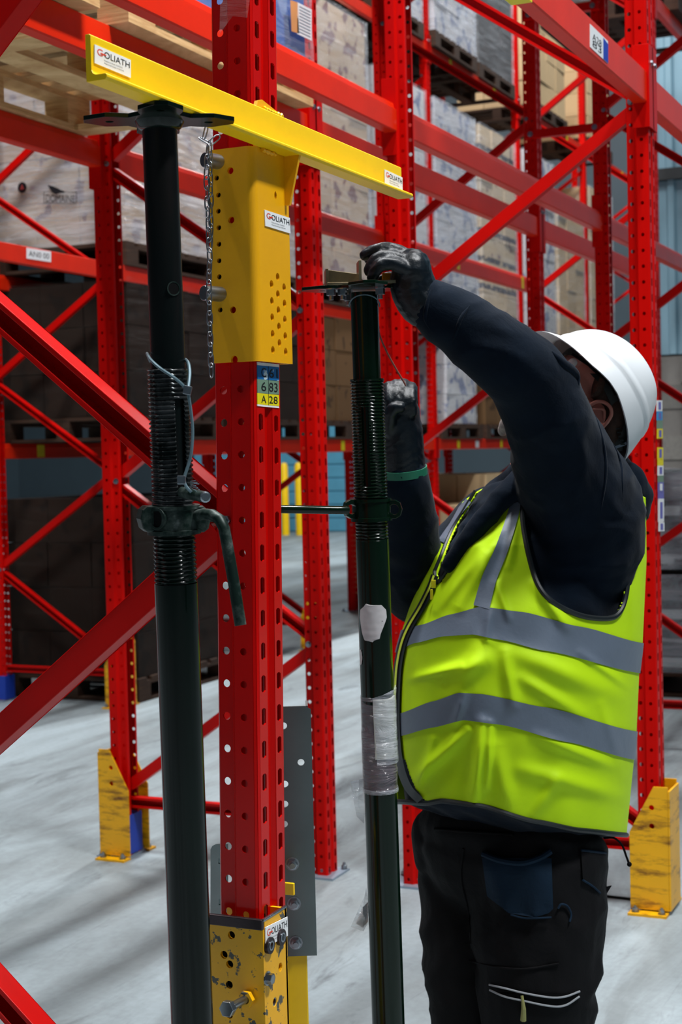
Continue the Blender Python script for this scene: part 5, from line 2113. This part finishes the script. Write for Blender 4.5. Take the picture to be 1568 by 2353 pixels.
def patch(bv, outl, off, mat, name, parent, n=14):
    """cloth panel laid on a mesh: picture outline filled by a grid"""
    xs = [p[0] for p in outl]
    ys = [p[1] for p in outl]
    mb = MB()
    vs, fs, idx = [], [], {}
    x0, x1, y0, y1 = min(xs), max(xs), min(ys), max(ys)
    for j in range(n):
        yy0 = y0 + (y1 - y0) * (j + 1e-3) / n
        yy1 = y0 + (y1 - y0) * (j + 1 - 1e-3) / n
        ed = []
        for yy in (yy0, yy1):
            cr = []
            for i in range(len(outl)):
                (a, b), (c, d) = outl[i], outl[i - 1]
                if (b > yy) != (d > yy):
                    cr.append((c - a) * (yy - b) / (d - b) + a)
            ed.append((min(cr), max(cr), yy) if len(cr) > 1 else None)
        if None in ed:
            continue
        base = len(vs)
        ok = True
        tmp = []
        for l, h, yy in ed:
            for k in range(n + 1):
                p = cast(bv, l + (h - l) * k / n, yy, off)
                if p is None:
                    ok = False
                    break
                tmp.append(p)
        if not ok:
            continue
        vs += tmp
        fs += [(base + k, base + n + 1 + k, base + n + 2 + k, base + k + 1) for k in range(n)]
    mb.add(vs, fs)
    return mb.build(name, mat, parent, smooth=True, auto=180)


def line_on(bv, pts, r, mat, name, parent, off=0.002, n=6):
    pp = [cast(bv, p.x, p.y, off) for p in spl([Vector((x, y, 0)) for x, y in pts], n)]
    pp = [p for p in pp if p is not None]
    return MB().tube(pp, r, 8).build(name, mat, parent, smooth=True)


pk = patch(tbv, [(1108, 1972), (1150, 1990), (1200, 1994), (1240, 1984), (1268, 1972), (1272, 2095), (1230, 2108), (1172, 2100), (1120, 2060)], 0.008, M['trouser_navy'], 'holster_pocket', trousers)
line_on(tbv, [(1110, 1962), (1150, 1977), (1200, 1983), (1240, 1972), (1266, 1956)], 0.0062, M['trouser_navy'], 'pocket_flap', trousers, 0.008)
line_on(tbv, [(1174, 2102), (1210, 2110), (1268, 2108)], 0.0018, M['trouser_navy'], 'pocket_seam', trousers, 0.010)
patch(tbv, [(1336, 1952), (1394, 1958), (1392, 2010), (1380, 2052), (1340, 2022)], 0.006, M['trouser'], 'back_pocket', trousers)
line_on(tbv, [(1336, 1953), (1365, 1957), (1393, 1960)], 0.0028, M['trouser_navy'], 'pocket_seam', trousers, 0.006)
line_on(tbv, [(1340, 2022), (1362, 2036), (1380, 2052)], 0.0022, M['trouser_navy'], 'pocket_seam', trousers, 0.006)
patch(tbv, [(1126, 2266), (1200, 2284), (1268, 2296), (1332, 2280), (1312, 2306), (1268, 2312), (1200, 2298), (1130, 2278)], 0.003, M['black'], 'zip_opening', trousers, 10)
M['piping_grey'] = plain('light_grey_piping', (150, 154, 160), 0.5)
line_on(tbv, [(1125, 2263), (1165, 2272), (1205, 2282), (1265, 2292), (1300, 2290), (1333, 2278)], 0.0020, M['piping_grey'], 'pocket_piping', trousers, 0.005)
line_on(tbv, [(1126, 2275), (1160, 2290), (1200, 2299), (1265, 2312), (1300, 2310), (1332, 2290)], 0.0020, M['piping_grey'], 'pocket_piping', trousers, 0.005)
pl_ = [cast(tbv, 1200, 2288, 0.010), cast(tbv, 1202, 2300, 0.012), cast(tbv, 1204, 2318, 0.012), cast(tbv, 1203, 2345, 0.012)]
MB().tube(pl_, [0.003, 0.003, 0.0045, 0.006], 8).build('cord_pull', plain('olive_cord', (140, 140, 84), 0.7), trousers)
line_on(tbv, [(1283, 2088), (1290, 2078), (1304, 2082), (1313, 2100), (1310, 2118)], 0.0022, M['trouser_navy'], 'tool_loop', trousers, 0.006)
line_on(tbv, [(1065, 1950), (1060, 2020), (1078, 2100), (1084, 2180)], 0.0022, M['trouser'], 'leg_seam', trousers, 0.002)
line_on(tbv, [(1078, 2208), (1140, 2222), (1210, 2226), (1285, 2214)], 0.0020, M['trouser'], 'knee_seam', trousers, 0.002)
MB().plate(at(1388, 2040, 3.06), CR, CU, CF * 0.004, [(0, 0), (0.016, 0.004), (0.006, -0.012), (-0.006, -0.014)]).build('fabric_tab', M['trouser'], trousers)
MB().tube(spl([at(1388, 1926, 3.05), at(1412, 1926, 3.04), at(1430, 1942, 3.04), at(1440, 1968, 3.04), at(1446, 1984, 3.04)]), 0.0022, 8).build('elastic_cord', M['black'], trousers, smooth=True)
ball_ = MB()
ball(ball_, at(1447, 1986, 3.04), 0.005)
ball_.build('cord_stop', M['black'], trousers, smooth=True)
line_on(tbv, [(1000, 1905), (1090, 1912), (1180, 1918)], 0.003, M['black'], 'belt_edge', trousers, 0.004)

# ---- boots
for an, lab in ((ankN, 'boot'), (ankF, 'boot')):
    fwd = (-_r0 * 0.96 - Vector((-math.sin(YAW), math.cos(YAW), 0)) * 0.28).normalized()
    sd_ = Vector((0, 0, 1)).cross(fwd)
    bb = MB()
    ax3 = (fwd, sd_, Vector((0, 0, 1)))
    limb(bb, [(Vector((an.x, an.y, 0.17)), .055), (Vector((an.x, an.y, 0.09)), .055)])
    ball(bb, Vector((an.x, an.y, 0.05)) - fwd * 0.015, (0.055, 0.045, 0.05), ax3)
    ball(bb, Vector((an.x, an.y, 0.055)) + fwd * 0.07, (0.10, 0.045, 0.052), ax3)
    ball(bb, Vector((an.x, an.y, 0.045)) + fwd * 0.155, (0.06, 0.05, 0.043), ax3)
    me = blob('boot', bb, 0.006, 4)
    for v in me.vertices:
        v.co.z = max(v.co.z, 0.004)
    link(lab, me, M['black'], man)

# ---- head
HC = at(1368, 908, 3.12)
HF = (-CR * 0.74 + CU * 0.67 - CF * 0.06).normalized()
HU = (CR * 0.66 + CU * 0.72 + CF * 0.22)
HU = (HU - HF * HU.dot(HF)).normalized()
HL = HU.cross(HF)


def hd(f, l, u):
    return HC + HF * f + HL * l + HU * u


h3 = (HF, HL, HU)
sk = MB()
ball(sk, hd(0.0, 0, 0.03), (0.098, 0.077, 0.088), h3, 20)
ball(sk, hd(0.035, 0, -0.04), (0.062, 0.064, 0.085), h3, 18)
limb(sk, [(hd(0.0, 0.055, -0.055), .018), (hd(0.045, 0.042, -0.105), .020), (hd(0.085, 0.0, -0.125), .022), (hd(0.045, -0.042, -0.105), .020), (hd(0.0, -0.055, -0.055), .018)])
limb(sk, [(hd(0.088, 0, 0.02), .010), (hd(0.112, 0, -0.018), .013), (hd(0.122, 0, -0.038), .015)])
for s in (-1, 1):
    ball(sk, hd(0.108, s * 0.014, -0.040), .011)
    ball(sk, hd(0.066, s * 0.045, -0.035), (.026, .022, .022), h3)
    limb(sk, [(hd(0.088, s * 0.014, 0.028), .010), (hd(0.076, s * 0.05, 0.026), .010)])
limb(sk, [(hd(0.094, 0.02, -0.074), .009), (hd(0.102, 0, -0.072), .010), (hd(0.094, -0.02, -0.074), .009)])
limb(sk, [(hd(0.092, 0.018, -0.087), .009), (hd(0.099, 0, -0.087), .011), (hd(0.092, -0.018, -0.087), .009)])
limb(sk, [(hd(-0.02, 0, -0.03), .060), (at(1285, 1030, 3.14), .058), (at(1240, 1075, 3.15), .062), (at(1262, 1140, 3.17), .07)])
hm = blob('head', sk, 0.0045, 4)
head = link('head', hm, M['skin'], man)
for s in (-1, 1):
    b = MB()
    ball(b, hd(0.080, s * 0.033, 0.004), .0115)
    b.build('eye', M['white_label'], head, smooth=True)
    # ear: rim, lobe and bowl
    eb_ = MB()
    e0 = at(1373, 953, 3.038)
    E_ = [(1350, 944, .010), (1358, 931, .004), (1373, 923, -.004), (1390, 926, -.010), (1402, 938, -.013), (1404, 953, -.012), (1397, 968, -.008), (1388, 979, -.003), (1378, 986, .002)]
    pts_e = [at(x, y, 3.030) - e0 for x, y, d in E_]
    offs = [d for x, y, d in E_]

    def em(v, d):
        """mirrors the near ear to the far side of the head"""
        p = e0 + v + CF * (d + 0.004)
        if s < 0:
            p = p - HL * (2 * (p - HC).dot(HL))
        return p
    eb_.tube(spl([em(v, d) for v, d in zip(pts_e, offs)], 4), 0.0040, 8)
    ball(eb_, em(Vector((0, 0, 0)), 0.004), (0.020, 0.006, 0.026), ((CR * 0.93 - CF * 0.3).normalized(), (CF * 0.93 + CR * 0.3).normalized(), CU))
    ball(eb_, em(at(1381, 981, 3.03) - e0, 0.0), (0.009, 0.006, 0.010), (CR, CF, CU))
    ball(eb_, em(at(1356, 957, 3.03) - e0, 0.004), (0.007, 0.007, 0.009), (CR, CF, CU))
    limb(eb_, [(em(at(1366, 940, 3.03) - e0, 0.0), .003), (em(at(1388, 942, 3.03) - e0, -0.004), .0034), (em(at(1390, 962, 3.03) - e0, -0.002), .003)], 8)
    me = blob('ear', eb_, 0.0016, 2)
    link('ear', me, M['skin'], head)
hr = MB()
ball(hr, hd(-0.012, 0, 0.030), (0.098, 0.081, 0.090), h3, 20)
limb(hr, [(hd(-0.045, 0.055, -0.01), .030), (hd(-0.060, 0.03, -0.055), .034), (hd(-0.062, -0.03, -0.055), .034), (hd(-0.045, -0.055, -0.01), .030)])
for s in (-1, 1):
    limb(hr, [(hd(0.028, s * 0.071, 0.03), .012), (hd(0.014, s * 0.074, -0.01), .010), (hd(0.012, s * 0.072, -0.035), .007)])
hme = blob('hair', hr, 0.006, 3)
link('hair', hme, M['hair'], head)
bd = MB()
limb(bd, [(hd(0.015, 0.06, -0.075), .014), (hd(0.06, 0.045, -0.118), .020), (hd(0.088, 0.0, -0.145), .026), (hd(0.06, -0.045, -0.118), .020), (hd(0.015, -0.06, -0.075), .014)])
limb(bd, [(hd(0.09, 0.0, -0.13), .026), (hd(0.098, 0.0, -0.165), .018), (at(1156, 990, 3.12), .012)])
link('beard', blob('beard', bd, 0.005, 2), M['beard'], head)
gl = MB()
gl.tube([hd(0.098, 0.062, 0.006), hd(0.06, 0.078, 0.006), hd(0.0, 0.082, 0.004), hd(-0.020, 0.082, -0.004)], 0.0028, 8)
gl.build('glasses_arm', M['black'], head, smooth=True)
gl = MB()
for i in range(1):
    lens = [hd(0.100 - 0.03 * abs(math.sin(a)) ** 2, 0.062 * math.sin(a), 0.004) for a in [(-1 + 2 * k / 12) * 1.4 for k in range(13)]]
    gl.add([p + HU * 0.016 for p in lens] + [p - HU * 0.020 for p in lens], [(k, k + 1, 14 + k, 13 + k) for k in range(12)])
gl.build('safety_lens', film('clear_lens', 0.15, (200, 215, 220), 0.05, 0.0), head, smooth=True)

# ---- helmet
WF_ = (-CR * 0.677 + CU * 0.735).normalized()
WU = (CR * 0.735 * 0.95 + CU * 0.677 * 0.95 + CF * 0.30)
WU = (WU - WF_ * WU.dot(WF_)).normalized()
WL = WU.cross(WF_)
WC = at(1351, 912, 3.12) + WU * 0.004
n, m = 96, 40
vs, fs = [], []


def hpt(a, q, inn=0.0):
    """a = angle round (0 front), q = 0 rim .. 1 crown"""
    ca, sa = math.cos(a), math.sin(a)
    e = 2.35
    hq = math.sin(q * PI / 2) ** (2 / e)
    rq = max(0.0, math.cos(q * PI / 2)) ** (2 / e)
    A_ = 0.132 if ca > 0 else 0.138
    A_, B_, H_ = A_ - inn, 0.121 - inn, 0.143 - inn
    z = H_ * hq - 0.012
    flare = 0.008 * max(0.0, 1 - q / 0.17) ** 1.2
    if 0.15 < q < 0.21:
        flare += 0.003
    r = rq
    f = A_ * ca * r + flare * ca
    l = B_ * sa * r + flare * sa
    if q < 0.12:
        pk_ = max(0.0, ca - 0.35) / 0.65
        f += 0.032 * pk_ ** 0.8 * (1 - q / 0.12) ** 1.1
        z += 0.012 * pk_ * (1 - q / 0.12)
        bk = max(0.0, -ca - 0.2) / 0.8
        z -= 0.022 * bk * (1 - q / 0.12)
    z -= 0.020 * max(0.0, -ca) * max(0.0, 1 - q / 0.5)
    # shallow crown ridge
    ridge = 0.004 * math.exp(-(l / 0.016) ** 2) * min(1.0, q * 2)
    return WC + WF_ * f + WL * l + WU * (z + ridge)


for inn in (0.0, 0.0035):
    for j in range(m + 1):
        q = (j / m) ** 1.4
        for k in range(n):
            vs.append(hpt(2 * PI * k / n, min(q, 0.995), inn))
o1 = (m + 1) * n
for j in range(m):
    for k in range(n):
        l = (k + 1) % n
        fs.append((j * n + k, j * n + l, (j + 1) * n + l, (j + 1) * n + k))
        fs.append((o1 + j * n + l, o1 + j * n + k, o1 + (j + 1) * n + k, o1 + (j + 1) * n + l))
for k in range(n):
    l = (k + 1) % n
    fs.append((l, k, o1 + k, o1 + l))
fs.append(tuple(m * n + k for k in range(n)))
fs.append(tuple(o1 + m * n + k for k in range(n))[::-1])
hat = MB().add(vs, fs).build('hard_hat', M['helmet'], man, smooth=True, auto=50)
# harness inside
hs_ = MB()
ring_ = [WC + WF_ * (0.104 * math.cos(t) - 0.004) + WL * (0.090 * math.sin(t)) + WU * (0.022 - 0.030 * max(0, -math.cos(t))) for t in [2 * PI * i / 40 for i in range(40)]]
nn_ = len(ring_)
hs_.add([p + WU * 0.013 for p in ring_] + [p - WU * 0.013 for p in ring_], [(k, (k + 1) % nn_, nn_ + (k + 1) % nn_, nn_ + k) for k in range(nn_)])
hs_.build('headband', M['strap'], hat, smooth=True)
bp_ = [WC + WF_ * (-0.085 + 0.01 * i) + WL * 0.088 - WU * (0.025 + 0.02 * i * 0 + 0.0) for i in range(2)]
b = MB()
pts_ = spl([at(1370, 858, 3.045), at(1400, 892, 3.04), at(1421, 940, 3.045), at(1427, 990, 3.055), at(1418, 1036, 3.075)], 4)
n_p = len(pts_)
b.add([p + CR * 0.013 for p in pts_] + [p - CR * 0.012 for p in pts_], [(k, k + 1, n_p + 1 + k, n_p + k) for k in range(n_p - 1)])
b.build('nape_strap', M['strap'], hat, smooth=True)
for i in range(5):
    c_ = at(1420 + i * 3, 985 + i * 9, 3.045)
    MB().obb(c_, CR * 0.004, CU * 0.0014, CF * 0.002).build('adjuster_slot', M['strap'], hat)
MB().obb(at(1432, 1022, 3.05), CR * 0.016 + CU * 0.006, CU * 0.0028, CF * 0.002).build('buckle', M['tag_bluegrey'], hat)

# ---- gloves with five fingers each
gb = MB()
limb(gb, [(at(972, 697, 2.735), .043), (at(955, 675, 2.732), .041), (at(948, 645, 2.728), .041), (at(948, 615, 2.722), .034)], 16)
ball(gb, at(948, 625, 2.725), (.034, .046, .040), (CR, CF, CU), 16)
fing = [  # little, ring, middle, index, thumb: nearest first
    [(932, 618, 2.690, .0125), (900, 606, 2.682, .0118), (872, 612, 2.680, .0112), (856, 636, 2.684, .0100)],
    [(938, 604, 2.706, .0132), (900, 590, 2.700, .0124), (866, 596, 2.698, .0116), (848, 622, 2.700, .0100)],
    [(945, 594, 2.728, .0136), (906, 575, 2.722, .0130), (868, 574, 2.720, .0120), (840, 586, 2.722, .0102)],
    [(952, 598, 2.752, .0132), (912, 578, 2.750, .0126), (876, 578, 2.748, .0118), (850, 596, 2.748, .0100)],
    [(946, 650, 2.762, .0160), (918, 644, 2.770, .0140), (892, 640, 2.768, .0125), (872, 648, 2.762, .0110)],
]
for fg in fing:
    limb(gb, [(at(x, y, d), r) for x, y, d, r in fg], 10)
link('glove', blob('glove', gb, 0.0034, 3, 0.5, (0.0012, 40.0)), M['glove'], man)
gb = MB()
limb(gb, [(at(928, 1090, 2.985), .043), (at(924, 1040, 2.975), .043), (at(920, 990, 2.968), .044), (at(918, 950, 2.962), .040)], 16)
ball(gb, at(918, 945, 2.965), (.036, .042, .040), (CR, CF, CU), 16)
for i in range(4):
    x = 894 + i * 17
    r = (.0112, .0125, .0130, .0122)[i]
    limb(gb, [(at(x + 2, 925, 3.000), r), (at(x, 896 - (2, 5, 6, 0)[i], 2.985), r), (at(x, 894 - (2, 5, 6, 0)[i], 2.950), r), (at(x + 1, 920, 2.928), r * .95), (at(x + 3, 945, 2.932), r * .85)], 10)
limb(gb, [(at(895, 985, 2.935), .015), (at(896, 955, 2.915), .0135), (at(906, 938, 2.905), .012), (at(920, 936, 2.905), .0108)], 10)
g2 = link('glove', blob('glove', gb, 0.0034, 3, 0.5, (0.0012, 40.0)), M['glove'], man)
cv = at(927, 1083, 2.985)
cd = (at(924, 1040, 2.975) - at(930, 1110, 2.99)).normalized()
cx_, cy_, _ = frame_of(cd)
MB().lathe(cv - cd * 0.008, cd, [(0, 0.0445), (0.0005, 0.0475), (0.0155, 0.0475), (0.016, 0.0445)], 32).build('cuff_band', M['band_green'], g2, smooth=True, auto=40)

# a flat cable on the floor by the right-hand guard
cb = thing('floor_cable', 'dark flat cable lying on the floor left of the right-hand post guard', 'cable', onz(1410, 2064, 0))
MB().tube([onz(1180, 2032, 0.004), onz(1300, 2046, 0.004), onz(1378, 2057, 0.004), onz(1456, 2066, 0.004)], 0.0065, 8, sq=0.6).build('cable_sheath', M['black'], cb, smooth=True)
